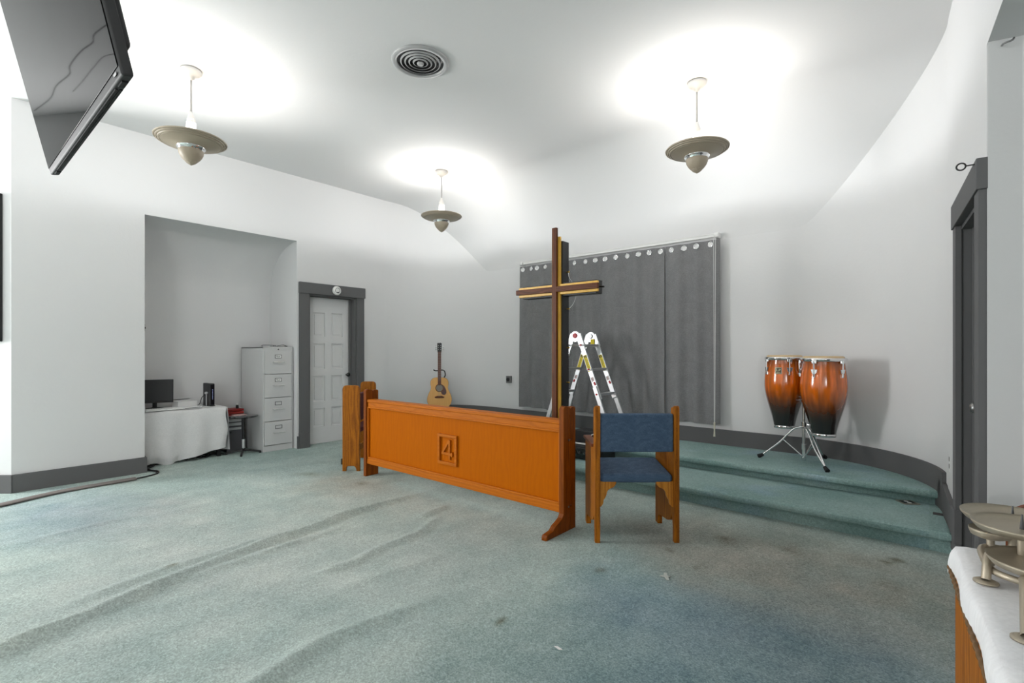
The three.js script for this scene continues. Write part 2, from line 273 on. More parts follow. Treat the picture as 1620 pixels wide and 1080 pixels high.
// skirting
struct(mesh('baseboard_left', [ribbon([[WL, -.49], [WL, -1.49]], .024, 0, .16), ribbon([[WL, -3.105], [WL, -3.13]], .024, 0, .16)], M.trim), 'dark grey skirting board along the left wall', 'baseboard');
struct(mesh('baseboard_splay', ribbon([[-7.6, .624], [WL + .018, -.505]], .024, 0, .16), M.trim), 'dark grey skirting board of the angled wall', 'baseboard');
struct(mesh('baseboard_niche', [box(.02, .16, 1.6, -7.05, .08, -2.29, 0), box(.7, .16, .02, -6.68, .08, -1.485, 0)], M.trim), 'dark skirting inside the niche', 'baseboard');
struct(mesh('baseboard_back', ribbon([...LA.filter(p => p[1] < -4.7), ...RA.filter(p => p[1] < -4.62)], .026, SH2 - .02, SH2 + .165), M.trim), 'dark grey curved skirting board behind the stage', 'baseboard');
{
  const g = ribbon([...RA.filter(p => p[1] > -4.86), RD], .026, .04, 1), p = g.attributes.position;
  for (let i = 0; i < p.count; i++) if (p.getY(i) > .5) p.setY(i, .285 + .06 * Math.min(1, Math.max(0, (-4.02 - p.getZ(i)) / .62)));
  struct(mesh('baseboard_right', g, M.trim), 'dark grey sloping skirting board beside the stage steps', 'baseboard');
}
// door of the left wall: eight raised panels
{
  const o = new THREE.Group(); o.name = 'door_1'; scene.add(o); struct(o, 'white eight panelled door in a dark grey frame', 'door');
  o.position.set(WL, 0, -3.6175);                       // local x out of the wall into the room, local z along it
  mesh('casing', [box(.035, 2.03, .13, .012, 1.015, .422), box(.035, 2.03, .115, .012, 1.015, -.415), box(.05, .145, .975, .018, 2.1, .003), box(.045, .2, .135, .016, .1, .422)], M.trim, o);
  mesh('jamb', [box(.2, 2.03, .025, -.1, 1.015, .345, 0), box(.2, 2.03, .025, -.1, 1.015, -.345, 0), box(.2, .025, .69, -.1, 2.02, 0, 0), box(.03, 2.0, .03, -.10, 1.0, -.32), box(.03, 2.0, .03, -.10, 1.0, .32)], M.trim, o);
  const leaf = mesh('door_leaf', [box(.03, 1.99, .65, -.165, 1.01, 0, .002), ...[.27, -.01, -.27].map(z => box(.022, 1.99, .1, -.141, 1.01, z === -.01 ? 0 : z, .005)), ...[[.115, .23], [.53, .1], [.975, .1], [1.42, .1], [1.9, .21]].map(([y, h]) => box(.0216, h, .65, -.1412, y, 0, .005))], M.doorPaint, o);
  for (const y of [.37, .75, 1.197, 1.62]) for (const z of [.135, -.135]) {
    mesh('panel', box(.012, (y === .37 ? .20 : y === 1.62 ? .275 : .295), .115, -.150, y === .37 ? .355 : y === 1.62 ? 1.633 : y, z, .004), M.doorPaint, leaf);
  }
  const k = lathe([[0, 0], [.018, 0], [.022, .004], [.012, .012], [.012, .03], [.028, .042], [.03, .055], [.02, .066], [0, .068]], 24); k.rotateZ(-Math.PI / 2); k.translate(-.138, .93, -.285);
  mesh('knob', k, M.blackGloss, o);
  mesh('latch_plate', [box(.006, .1, .014, -.136, .13, -.02), box(.008, .03, .03, -.135, .17, -.02), box(.008, .03, .03, -.135, .09, -.02)], M.black, o);
}
// doorway of the right wall
{
  const o = new THREE.Group(); o.name = 'door_2'; scene.add(o); struct(o, 'dark grey door and frame beside the stage', 'door');
  o.position.set(.168, 0, -3.535); o.rotation.y = Math.atan2(RD[0] - RC[0], RD[1] - RC[1]) + Math.PI;          // local z towards the camera along the wall, local -x into the room
  mesh('casing', [box(.03, 2.0, .115, -.014, 1.0, .405), box(.03, 2.0, .115, -.014, 1.0, -.41), box(.04, .14, .95, -.017, 2.07, 0), box(.036, .2, .12, -.016, .24, -.41)], M.trim, o);
  mesh('jamb', [box(.16, 2.0, .05, .08, 1.0, .372, 0), box(.16, 2.0, .12, .08, 1.0, -.42, 0), box(.16, .025, .72, .08, 1.99, 0, 0), box(.03, 1.98, .03, .06, 1.0, -.34)], M.trim, o);
  mesh('door_leaf', [box(.035, 1.96, .69, .115, 1.0, 0, .002), box(.01, 1.92, .09, .094, 1.0, -.29), box(.01, 1.92, .09, .094, 1.0, .29), box(.01, .12, .6, .094, 1.9, 0), box(.01, .12, .6, .094, 1.1, 0), box(.01, .2, .6, .094, .2, 0)], M.trim, o);
  const k = lathe([[0, 0], [.026, 0], [.028, .005], [.012, .012], [.012, .03], [.028, .042], [.03, .055], [.02, .066], [0, .068]], 24); k.rotateZ(Math.PI / 2); k.translate(.09, .95, -.26);
  mesh('knob', k, M.steel, o).userData.label = 'brushed metal door knob';
}
// ---------------------------------------------------------------- pendants
M.shadeMetal = std(new THREE.Color(.40, .335, .25), .45);
M.ventPaint = std(new THREE.Color(.42, .42, .42), .4);
M.bulb = std(0xffffff, .5, { emissive: new THREE.Color(1, 1, 1), emissiveIntensity: 2.2 });
M.enamel = std(0xcfcfcf, .4);
M.stem = std(0x9c9c9c, .45);  // the rod hangs backlit; that shade is put into its grey
function pendant(x, z, label, ceilingY = CH) {
  const o = thing('pendant_lamp', label, 'lamp', [x, ceilingY, z], 0, 'saucer pendant lamps of the hall');
  mesh('canopy', lathe([[0, -.004], [.074, 0], [.078, -.012], [.078, -.024], [.066, -.03], [.06, -.042], [.03, -.052], [.024, -.07], [.014, -.075], [.012, -.085], [0, -.085]], 40), M.enamel, o);
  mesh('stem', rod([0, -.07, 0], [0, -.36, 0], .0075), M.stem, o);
  mesh('socket', lathe([[0, -.335], [.012, -.34], [.014, -.352], [.026, -.39], [.03, -.40], [.03, -.425], [.034, -.43], [0, -.43]], 30), M.enamel, o);
  mesh('bulb', lathe([[0, -.43], [.03, -.43], [.034, -.445], [.036, -.50], [.034, -.545], [.024, -.57], [0, -.578]], 28), M.bulb, o);
  // saucer: stepped rim, shallow cone towards the middle
  const prof = [[.252, -.562], [.256, -.566], [.254, -.573], [.246, -.576], [.244, -.568], [.242, -.576], [.240, -.582], [.232, -.585], [.229, -.576], [.227, -.585], [.224, -.591], [.214, -.594], [.211, -.585], [.208, -.595], [.16, -.605], [.12, -.618], [.092, -.628], [.092, -.622], [.12, -.610], [.16, -.598], [.209, -.592], [.252, -.562]];
  mesh('saucer', toCreasedNormals(norm(lathe(prof, 72)), .5), M.shadeMetal, o);
  mesh('chrome_ring', lathe([[.10, -.624], [.103, -.628], [.100, -.634], [.091, -.640], [.091, -.652], [.086, -.652], [.084, -.624]], 48), M.chrome, o).userData.label = 'polished chrome ring';
  mesh('bowl', toCreasedNormals(norm(lathe([[.089, -.648], [.09, -.655], [.086, -.68], [.074, -.705], [.058, -.726], [.044, -.738], [.043, -.742], [.036, -.746], [.035, -.750], [.018, -.762], [.004, -.770], [0, -.771]], 48)), .5), M.shadeMetal, o);
  const l = new THREE.PointLight(0xffffff, LAMP_CANDELA, 0, 2); l.position.set(0, -.515, 0); l.castShadow = true; l.shadow.radius = 1.6; o.add(l);
  return o;
}
pendant(-4.56, -1.38, 'beige saucer pendant lamp hanging near the wall mounted screen');
pendant(-4.71, -4.2, 'beige saucer pendant lamp hanging above the acoustic guitar corner');
pendant(-1.5, -4.2, 'beige saucer pendant lamp hanging above the stage steps');
pendant(-1.6, 1.7, 'added unseen beige saucer pendant lamp above the open hall floor'); pendant(-1.6, 4.5, 'added unseen beige saucer pendant lamp by the end wall of the hall'); pendant(-4.6, 4.5, 'added unseen beige saucer pendant lamp on the window side of the hall end');  // three unseen lamps added as fill, their light bounces off the ceiling
// round ceiling vent
{
  const o = thing('ceiling_vent', 'round metal ceiling vent with concentric rings', 'vent', [-3.05, CH, -2.5]);
  mesh('flange', lathe([[.215, .002], [.222, -.004], [.218, -.014], [.20, -.02], [.182, -.018], [.178, .0], [.215, .002]], 64), M.ventPaint, o);
  mesh('duct', lathe([[0, -.0015], [.18, -.0015]], 40), M.black, o);
  for (const r of [.152, .12, .088, .056]) mesh('ring', lathe([[r + .004, -.010], [r + .004, -.012], [r - .005, -.018], [r - .007, -.018], [r - .006, -.016], [r + .002, -.010], [r + .004, -.010]], 64), M.ventPaint, o);
  mesh('hub', lathe([[0, -.03], [.016, -.03], [.024, -.026], [.028, -.016], [.02, -.004], [0, -.004]], 32), M.ventPaint, o);
  mesh('spoke', [0, 1].map(k => { const g = box(.33, .004, .008, 0, -.006, 0, 0); g.rotateY(k * Math.PI / 2 + .4); return g; }), M.black, o);
}
// ---------------------------------------------------------------- numbered pew front
{
  const o = thing('pew_front', 'long orange wooden pew front with raised number 4', 'pew front', [-3.175, 0, -2.945]);
  const L = 2.45, hx = L / 2;                             // local z: front of the posts at +.075
  mesh('panel', box(L - .08, .56, .02, 0, .43, .03, 0), M.pewPanel, o, 'y').userData.label = 'plain orange veneer panel';
  mesh('top_rail', [box(L - .08, .03, .10, 0, .765, .012, .008), box(L - .08, .05, .06, 0, .73, .022, .004), box(L - .08, .016, .02, 0, .70, .05, .006)], M.pewWood, o, 'x');
  mesh('bottom_rail', [box(L - .08, .055, .06, 0, .155, .032, .006), box(L - .08, .02, .02, 0, .19, .05, .006)], M.pewWood, o, 'x');
  for (const s of [-1, 1]) mesh('bead', box(.02, .52, .02, s * (hx - .05), .44, .05, .006), M.pewWood, o, 'y');
  const top = [[-.075, .86], [-.062, .872], [-.03, .872], [-.012, .862], [.004, .872], [.04, .882], [.068, .876], [.075, .858]];
  const right = shp([[-.075, 0], ...top, [.075, .13], [.09, .105], [.13, .085], [.17, .07], [.2, .045], [.27, .035], [.28, .02], [.28, 0]].map(([z, y]) => [z, y]));
  const left = shp([[-.075, 0], ...top, [.075, 0]]);
  for (const [s, sh] of [[1, right], [-1, left]]) {
    const g = ext(sh, .034, .004); g.rotateY(-Math.PI / 2); g.translate(s * (hx - .02) + .017, 0, 0);
    const e = mesh('end_post', g, M.pewEnd, o, 'y');
    mesh('groove_strip', box(.004, .8, .012, s * hx + .002 * s, .42, .0, .001), M.pewEnd, e, 'y');
    for (const y of [.64, .17]) mesh('bolt', [rod([s * hx, y, .015], [s * (hx + .006), y, .015], .008), rod([s * hx, y + .004, -.012], [s * (hx + .004), y + .004, -.012], .006)], M.steel, e).userData.label = 'small steel bolt';
  }
  const fx = .005, fy = .42;
  mesh('number_frame', [box(.24, .026, .022, fx, fy + .118, .05, .004), box(.24, .026, .022, fx, fy - .118, .05, .004), box(.026, .21, .022, fx - .107, fy, .05, .004), box(.026, .21, .022, fx + .107, fy, .05, .004)], M.pewWood, o, 'x');
  const four = shp([[.018, -.082], [.018, -.046], [-.072, -.046], [-.072, -.03], [.012, .086], [.036, .086], [.036, -.026], [.05, -.026], [.062, -.014], [.066, -.046], [.056, -.058], [.04, -.048], [.036, -.048], [.036, -.082]]);
  const hole = new THREE.Path(); hole.moveTo(.016, -.026); hole.lineTo(-.046, -.026); hole.lineTo(.016, .058); hole.closePath(); four.holes.push(hole);
  const g4 = ext(four, .016, .002); g4.translate(fx, fy, .039); mesh('numeral', g4, M.pewWood, o, 'y').userData.label = 'carved wooden numeral 4';
}
// ---------------------------------------------------------------- oak bench behind the pew front
{
  const o = thing('oak_bench', 'narrow oak bench with rounded end boards behind the pew front', 'bench', [-4.895, 0, -3.15], YAW + .02);
  // local z towards the camera: end boards at z = +.33 and -.33
  const board = (z, x) => {
    const s = new THREE.Shape(); s.moveTo(-.088, 0); s.lineTo(-.088, .86); s.quadraticCurveTo(-.086, .905, -.045, .907); s.lineTo(.05, .907); s.quadraticCurveTo(.09, .905, .092, .86); s.lineTo(.092, 0); s.lineTo(.06, 0); s.quadraticCurveTo(.055, .05, .03, .055); s.lineTo(-.03, .055); s.quadraticCurveTo(-.05, .05, -.052, 0); s.closePath();
    const g = ext(s, .03, .004); g.translate(x, 0, z); return mesh('end_board', g, M.oak, o, 'y');
  };
  board(.315, 0); board(-.345, 0);
  mesh('seat', box(.13, .05, .63, .01, .42, -.015, .012), M.maroon, o);
  mesh('backrest', box(.045, .30, .63, .03, .66, -.015, .015), M.maroon, o).userData.label = 'dark red upholstered backrest';
  mesh('rail', box(.03, .06, .63, 0, .2, -.015), M.oak, o, 'z');
  mesh('glide', rod([-.098, .07, .33], [-.098, .13, .33], .01), M.black, o);
}
// ---------------------------------------------------------------- blue armchair
function armchair(name, label, pos, turn) {
  const o = thing(name, label, 'chair', pos, turn);                 // local +z is the back of the chair
  const side = () => {
    const s = new THREE.Shape();                                    // x = depth, y = height
    s.moveTo(.225, 0); s.lineTo(.225, .885); s.quadraticCurveTo(.222, .905, .205, .906); s.quadraticCurveTo(.19, .89, .175, .892); s.quadraticCurveTo(.15, .895, .15, .86); s.lineTo(.15, .62); s.lineTo(-.21, .62); s.lineTo(-.21, 0); s.lineTo(-.15, 0); s.lineTo(-.148, .05); s.quadraticCurveTo(-.14, .075, -.10, .08); s.lineTo(.06, .10); s.quadraticCurveTo(.15, .12, .165, .17); s.quadraticCurveTo(.19, .12, .19, .08); s.lineTo(.19, 0); s.closePath(); return s;
  };
  for (const x of [-1, 1]) {
    const g = ext(side(), .028, .003); g.rotateY(-Math.PI / 2); g.translate(x * .262 + .014, 0, 0);
    const p = mesh('side_panel', g, M.oak, o, 'y');
    mesh('armrest', box(.06, .022, .37, x * .265, .631, -.035, .008), M.walnutRed, p, 'z');
    const b = new THREE.Shape(); b.moveTo(0, .40); b.lineTo(.115, .40); b.quadraticCurveTo(.115, .37, .085, .355); b.quadraticCurveTo(.06, .35, .052, .325); b.quadraticCurveTo(.05, .30, .03, .275); b.quadraticCurveTo(.032, .24, 0, .225); b.closePath();
    const gb = ext(b, .022, .003); if (x > 0) gb.rotateY(Math.PI); gb.translate(x * .248, 0, x > 0 ? .195 : .173); mesh('corner_bracket', gb, M.oakPale, o, 'y');
  }
  const sg = box(.485, .06, .40, 0, 0, 0, .024); sg.rotateX(.09); sg.translate(0, .435, .005); mesh('seat', sg, M.blueCloth, o).userData.label = 'blue woven seat cushion';
  mesh('backrest', box(.487, .255, .05, 0, .725, .19, .012), M.blueCloth, o).userData.label = 'blue woven back panel';
  return o;
}
armchair('armchair', 'oak armchair with blue woven seat and back facing the stage', [-1.62, 0, -3.205], YAW);
// chair in the side alcove
{
  const o = thing('side_chair', 'dark wooden chair with curved top and blue seat beside the candle table', 'chair', [.296, 0, -2.45], .3);
  const s = new THREE.Shape(); s.moveTo(-.24, .46); s.lineTo(-.24, .60); s.quadraticCurveTo(-.24, .69, -.14, .695); s.lineTo(.14, .695); s.quadraticCurveTo(.24, .69, .24, .60); s.lineTo(.24, .46); s.closePath();
  const h = new THREE.Path(); h.moveTo(-.205, .46); h.lineTo(-.205, .59); h.quadraticCurveTo(-.2, .66, -.13, .662); h.lineTo(.13, .662); h.quadraticCurveTo(.2, .66, .205, .59); h.lineTo(.205, .46); h.closePath();
  const f = shp([[-.2, .475], [-.2, .60], [-.13, .66], [.13, .66], [.2, .60], [.2, .475]]); s.holes.push(h);
  mesh('back_frame', at(ext(s, .03, .005), .24, 0, -.24), M.walnutRed, o, 'x');
  mesh('back_panel', at(ext(f, .012), .24, 0, -.232), M.pewEnd, o, 'x');
  mesh('seat', box(.46, .06, .42, .24, .455, .0, .02), M.blueCloth, o).userData.label = 'blue fabric seat';
  for (const [x, z] of [[.04, .18], [.44, .18], [.04, -.2], [.44, -.2]]) mesh('leg', box(.036, .43, .036, x, .215, z), M.walnutRed, o, 'y');
}
// ---------------------------------------------------------------- standing cross
{
  const o = thing('standing_cross', 'tall dark wooden cross edged with gold strips', 'cross', [-2.63, 0, -3.74]);
  const Hh = 2.40, cy = 1.835, aw = .455;
  mesh('backing', [box(.125, 2.28, .10, .0, 1.14, -.075, .003), box(.83, .12, .10, 0, cy, -.075, .003)], M.black, o).userData.label = 'black backing beams';
  mesh('gold_edge', [box(.094, Hh - .08, .022, 0, (Hh - .08) / 2, -.014, .003), box(aw * 2 - .03, .094, .022, 0, cy, -.0135, .003)], M.gold, o, 'y').userData.label = 'gold finished inner strip';
  mesh('upright', box(.05, Hh, .03, 0, Hh / 2, .012, .004), M.walnut, o, 'y');
  mesh('crossbar', box(aw * 2, .05, .028, 0, cy, .0125, .004), M.walnut, o, 'x');
  mesh('foot', [box(.26, .04, .14, -.03, .02, -.07, .004), box(.12, .04, .36, -.02, .02, -.07, .004)], M.black, o);
  mesh('end_hook', rod([.42, cy, -.06], [.47, cy - .005, -.06], .008), M.black, o);
  for (const y of [2.0, 1.66, 1.3, .98]) mesh('cup_hook', [rod([.062, y, -.09], [.082, y, -.09], .006), new THREE.SphereGeometry(.009, 10, 8).translate(.086, y, -.09)], M.brass, o);
  mesh('lamp_wire', wire([[.08, 2.0, -.09], [.092, 1.95, -.085], [.10, 1.9, -.13], [.13, 1.78, -.14], [.10, 1.7, -.13], [.085, 1.66, -.09]], .003), M.white, o);
}
// ---------------------------------------------------------------- curtains and rail on the stage wall
function curtain(x0, x1, yb, holes, label, ph) {
  const o = thing('window_curtain', label, 'curtain', [(x0 + x1) / 2, yb, -5.515], 0, 'grey curtains of the stage window');
  const w = x1 - x0, top = 2.475 - yb, nx = Math.round(w / .012), ny = 46, P = [], U = [], I = [];
  const zf = (u, v) => { const x = u * w; const a = .010 + .014 * (1 - v); return a * Math.sin(x * 27 + ph + .7 * Math.sin(x * 6 + ph)) + .010 * (1 - v) * Math.sin(x * 11 + ph * 2) + .004 * (fbm(x * 9 + ph * 3, v * 5, 2) - .5); };
  for (const back of [0, 1]) for (let j = 0; j <= ny; j++) for (let i = 0; i <= nx; i++) { const u = i / nx, v = j / ny; P.push((u - .5) * w * (1 + .012 * (1 - v)), v * top + (1 - v) * .006 * Math.sin(u * 9 + ph), zf(u, v) - back * .004); U.push(u * w, v * top); }
  const n = (nx + 1) * (ny + 1);
  for (let j = 0; j < ny; j++) for (let i = 0; i < nx; i++) { const a = j * (nx + 1) + i, b = a + nx + 1; I.push(a, a + 1, b, b, a + 1, b + 1, n + a, n + b, n + a + 1, n + b, n + b + 1, n + a + 1); }
  const edge = (a, b) => I.push(a, n + a, b, b, n + a, n + b);
  for (let j = 0; j < ny; j++) { edge(j * (nx + 1), (j + 1) * (nx + 1)); edge((j + 1) * (nx + 1) + nx, j * (nx + 1) + nx); }
  for (let i = 0; i < nx; i++) { edge(i + 1, i); edge(ny * (nx + 1) + i, ny * (nx + 1) + i + 1); }
  const g = new THREE.BufferGeometry(); g.setAttribute('position', new THREE.Float32BufferAttribute(P, 3)); g.setAttribute('uv', new THREE.Float32BufferAttribute(U, 2)); g.setIndex(I); g.computeVertexNormals();
  mesh('cloth', g, M.curtain, o);
  for (const h of holes) {
    const u = (h - x0) / w, lx = (u - .5) * w, ly = 2.428 - yb, z = zf(u, ly / top), sl = (zf(u + .01, ly / top) - zf(u - .01, ly / top)) / (.02 * w);
    const r = new THREE.TorusGeometry(.027, .006, 10, 28); r.rotateY(-Math.atan(sl)); r.translate(lx, ly, z + .004);
    const gr = mesh('grommet', r, M.chrome, o);
    const d = new THREE.CylinderGeometry(.0245, .0245, .003, 24); d.rotateX(Math.PI / 2); d.rotateY(-Math.atan(sl)); d.translate(lx, ly, z + .0025); mesh('opening', d, M.wall, gr).userData.label = 'pale wall showing through the eyelet';
  }
  return o;
}
const holesX = [-4.442, -4.293, -4.192, -4.049, -3.9, -3.724, -3.574, -3.409, -3.259, -3.122, -2.963, -2.817, -2.663, -2.525, -2.393, -2.263, -2.114, -1.972, -1.821];
curtain(-4.5, -3.188, .468, holesX.slice(0, 9), 'wide charcoal curtain panel hanging behind the cross', .4);
curtain(-3.182, -2.342, .48, holesX.slice(9, 15), 'charcoal curtain panel hanging behind the stepladder', 2.1);
curtain(-2.334, -1.72, .474, holesX.slice(15), 'charcoal curtain panel with pull cord next to the conga drums', 4.4);
{
  const o = thing('curtain_rail', 'white curtain rail with hanging pull cord above the grey curtains', 'curtain rail', [-3.12, 2.525, -5.555]);
  mesh('rail', [box(2.74, .034, .018, 0, 0, .02, .004), box(2.74, .01, .03, 0, .018, .02, .003)], M.white, o);
  for (const x of [-1.36, 1.36]) mesh('bracket', [box(.045, .06, .08, x, 0, 0, .006), box(.05, .04, .04, x, -.005, .035, .008)], M.white, o);
  mesh('cord', [rod([1.345, -.02, .085], [1.36, -2.03, .11], .0022, .0022, 6), rod([1.365, -.02, .085], [1.366, -2.03, .11], .0022, .0022, 6), rod([1.345, -.02, .085], [1.35, 0, .04], .003, .003, 6), rod([1.365, -.02, .085], [1.35, 0, .04], .003, .003, 6)], M.white, o);
  mesh('tassel', [rod([1.363, -2.02, .11], [1.363, -2.12, .112], .011, .006, 12), rod([1.363, -2.11, .112], [1.363, -2.17, .113], .007, .011, 12)], std(0xd8d4c2, .5), o);
}
// ---------------------------------------------------------------- folding ladder
{
  const o = thing('folding_ladder', 'aluminium folding ladder standing open in front of the grey curtain', 'ladder', [-3.19, SH2, -5.125]);
  const sticker = new THREE.MeshStandardMaterial({ roughness: .5, map: canvas(64, 192, (c, w, h) => { c.fillStyle = '#e8d21c'; c.fillRect(0, 0, w, h); c.fillStyle = '#222'; c.fillRect(8, 8, 48, 26); c.fillStyle = '#e8d21c'; c.beginPath(); c.moveTo(32, 12); c.lineTo(44, 30); c.lineTo(20, 30); c.fill(); c.fillStyle = '#333'; for (let i = 0; i < 12; i++) c.fillRect(10, 46 + i * 11, 30 + (i * 7) % 16, 4); }) });
  const red = std(0xb8202a, .4), noteTex = new THREE.MeshStandardMaterial({ roughness: .6, map: canvas(64, 64, (c) => { c.fillStyle = '#e8e8e6'; c.fillRect(0, 0, 64, 64); c.fillStyle = '#b02828'; for (let i = 0; i < 5; i++) c.fillRect(8, 8 + i * 11, 44, 4); c.fillStyle = '#444'; c.fillRect(12, 26, 16, 10); }) });
  for (const s of [-1, 1]) {                              // two frames leaning against each other
    const foot = s < 0 ? -.455 : .5;
    const P = (t, z) => [s * .035 + (foot - s * .035) * t, 1.22 - 1.22 * t, z];
    for (const z of [.175, -.175]) {
      const rail = mesh('rail', [bar(P(.02, z), P(.62, z), .026, .062, [0, 0, 1]), bar(P(.5, z + Math.sign(z) * .022), P(.985, z + Math.sign(z) * .03), .026, .052, [0, 0, 1]), bar(P(.0, z), P(.12, z), .03, .075)], M.alu, o);
      mesh('foot_pad', bar(P(.955, z + Math.sign(z) * .03), P(1, z + Math.sign(z) * .03), .04, .062), s < 0 ? red : M.rubber, rail);
      const a = P(.2, z), b = P(.36, z), st = bar(a, b, .002, .05); const zz = .0145;
      for (const k of [1, -1]) { const q = new THREE.PlaneGeometry(.046, .2); const ang = Math.atan2(b[0] - a[0], a[1] - b[1]); if (k < 0) q.rotateY(Math.PI); q.rotateZ(ang); q.translate((a[0] + b[0]) / 2, (a[1] + b[1]) / 2, z + k * zz); mesh('warning_sticker', q, sticker, rail); const q2 = new THREE.PlaneGeometry(.04, .05); if (k < 0) q2.rotateY(Math.PI); q2.rotateZ(ang); const c = P(.43, z); q2.translate(c[0], c[1], z + k * zz); mesh('small_sticker', q2, noteTex, rail); }
      mesh('lock_tab', bar([P(.47, z)[0], P(.47, z)[1] + .015, z + .014], [P(.47, z)[0] + s * .02, P(.47, z)[1] - .015, z + .014], .016, .02), red, rail);
    }
    for (const y of [1.09, .807, .525, .24]) { const t = 1 - y / 1.22, p = P(t, 0); const zr = t > .55 ? .2 : .2; mesh('rung', [box(.06, .022, zr * 2, p[0], y, 0, .006), box(.05, .012, zr * 2 - .02, p[0], y - .014, 0, .004)], M.alu, o); for (const q of [1, -1]) mesh('rung_end', rod([p[0], y, q * (zr + .003)], [p[0], y, q * (zr + .018)], .010), s > 0 ? red : M.alu, o); }
  }
  for (const z of [.175, -.175]) {
    const g = new THREE.CylinderGeometry(.062, .062, .036, 32); g.rotateX(Math.PI / 2); g.translate(0, 1.19, z); const h = mesh('hinge', g, M.alu, o);
    mesh('hinge_knob', [rod([0, 1.2, z + .018], [0, 1.2, z + .034], .03, .026, 24)], z > 0 ? red : M.steel, h);
  }
  mesh('hang_tag', box(.05, .09, .004, .03, 1.12, -.15, .002), std(0xd9c41e, .6), o).userData.label = 'yellow paper tag';
}
// ---------------------------------------------------------------- guitar on a stand
{
  const o = thing('acoustic_guitar', 'natural top acoustic guitar leaning on a stand by the curved wall', 'guitar', [-5.62, SH2 + .155, -4.97], .846);
  const tilt = new THREE.Group(); const body = new THREE.Shape();
  const half = [[0, 0], [.09, .006], [.155, .045], [.182, .11], [.180, .17], [.158, .235], [.133, .285], [.128, .325], [.136, .375], [.128, .425], [.095, .46], [.05, .47], [0, .47]];
  const curve = new THREE.SplineCurve([...half, ...half.slice(0, -1).reverse().map(([x, y]) => [-x, y])].map(p => new THREE.Vector2(...p)));
  body.setFromPoints(curve.getPoints(96));
  const L = (g) => { g.rotateX(-.14); return g; };
  const top = wood([222, 168, 92], [205, 148, 72], { grain: .35, pores: .1, rough: .3, coat: .6, k: 81 });
  mesh('body', L(at(ext(body, .10, .006), 0, 0, -.106)), M.walnutRed, o, 'y').userData.label = 'brown wooden sides and back';
  const sb = new THREE.Shape(); sb.setFromPoints(curve.getPoints(96).map(p => new THREE.Vector2(p.x * .985, (p.y - .235) * .985 + .235)));
  const sh = new THREE.Path(); sh.absarc(0, .31, .05, 0, Math.PI * 2); sb.holes.push(sh);
  mesh('soundboard', L(at(ext(sb, .003), 0, 0, -.001)), top, o, 'y').userData.label = 'pale spruce top';
  mesh('rosette', L(new THREE.TorusGeometry(.056, .006, 6, 40).translate(0, .31, .001)), M.walnut, o);
  mesh('sound_hole', L(new THREE.CircleGeometry(.05, 32).translate(0, .31, .0003)), std(0x8a847a, .8), o).userData.label = 'pale inside seen through the sound hole';
  const pg = new THREE.Shape(); pg.moveTo(.02, .362); pg.quadraticCurveTo(.07, .365, .098, .28); pg.quadraticCurveTo(.115, .21, .07, .205); pg.quadraticCurveTo(.03, .205, .025, .25); pg.quadraticCurveTo(.06, .27, .055, .31); pg.quadraticCurveTo(.05, .35, .02, .362);
  mesh('pickguard', L(at(ext(pg, .002), 0, 0, .0025)), phy(0x4a2018, .2, { clearcoat: .5 }), o);
  mesh('bridge', L(at(ext(shp([[-.072, .165], [-.055, .158], [.055, .158], [.072, .165], [.072, .175], [.03, .19], [-.03, .19], [-.072, .178]]), .008, .002), 0, 0, .004)), M.walnut, o, 'x');
  mesh('neck', [L(box(.048, .50, .022, 0, .60, -.008, .006))], M.walnutRed, o, 'y'); mesh('fretboard', L(box(.05, .50, .008, 0, .61, .008, .002)), wood([120, 72, 50], [92, 52, 36], { k: 91 }), o, 'y');
  for (let i = 0; i < 14; i++) mesh('fret', L(box(.05, .002, .002, 0, .84 - .47 * (1 - Math.pow(.9438, i)) * 1.65, .0125, 0)), M.steel, o);
  mesh('headstock', L(at(ext(shp([[-.028, .85], [-.034, .9], [-.036, .99], [-.02, 1.0], [-.008, .992], [.01, 1.002], [.034, .99], [.034, .9], [.028, .85]]), .016, .002), 0, 0, -.012)), M.black, o);
  for (const s of [-1, 1]) for (const y of [.895, .925, .955]) mesh('tuning_peg', [L(rod([s * .03, y, -.004], [s * .052, y, -.004], .004)), L(at(new THREE.SphereGeometry(.009, 10, 8), s * .058, y, -.004)), L(rod([s * .018, y, 0], [s * .018, y, .016], .005))], M.chrome, o);
  for (let i = 0; i < 6; i++) mesh('string', L(rod([(i - 2.5) * .009, .175, .014], [(i - 2.5) * .0068, .855, .015], .0006, .0006, 5)), M.steel, o);
}
{
  const o = thing('guitar_stand', 'black tubular guitar stand under the acoustic guitar', 'stand', [-5.66, SH2, -5.0], .846);
  mesh('upright', wire([[0, .1, -.13], [0, .4, -.19], [0, .72, -.25]], .011), M.black, o);
  mesh('yoke', wire([[-.085, .735, -.015], [-.06, .722, -.03], [0, .72, -.12], [.0, .72, -.25]], .009, 30).toNonIndexed(), M.black, o);
  mesh('yoke_arm', wire([[-.02, .715, -.24], [.05, .725, -.16], [.085, .70, -.04], [.09, .65, -.01], [.075, .62, -.0]], .009), M.black, o);
  mesh('cradle', wire([[-.15, .15, .1], [-.15, .135, .04], [-.14, .12, -.1], [0, .1, -.13], [.14, .12, -.1], [.15, .135, .04], [.15, .15, .1]], .011), M.black, o);
  for (const [x, z] of [[-.24, .1], [.24, .1], [0, -.27]]) mesh('leg', wire([[0, .12, -.13], [x * .5, .09, (z - .13) / 2], [x, .011, z]], .010), M.black, o);
}
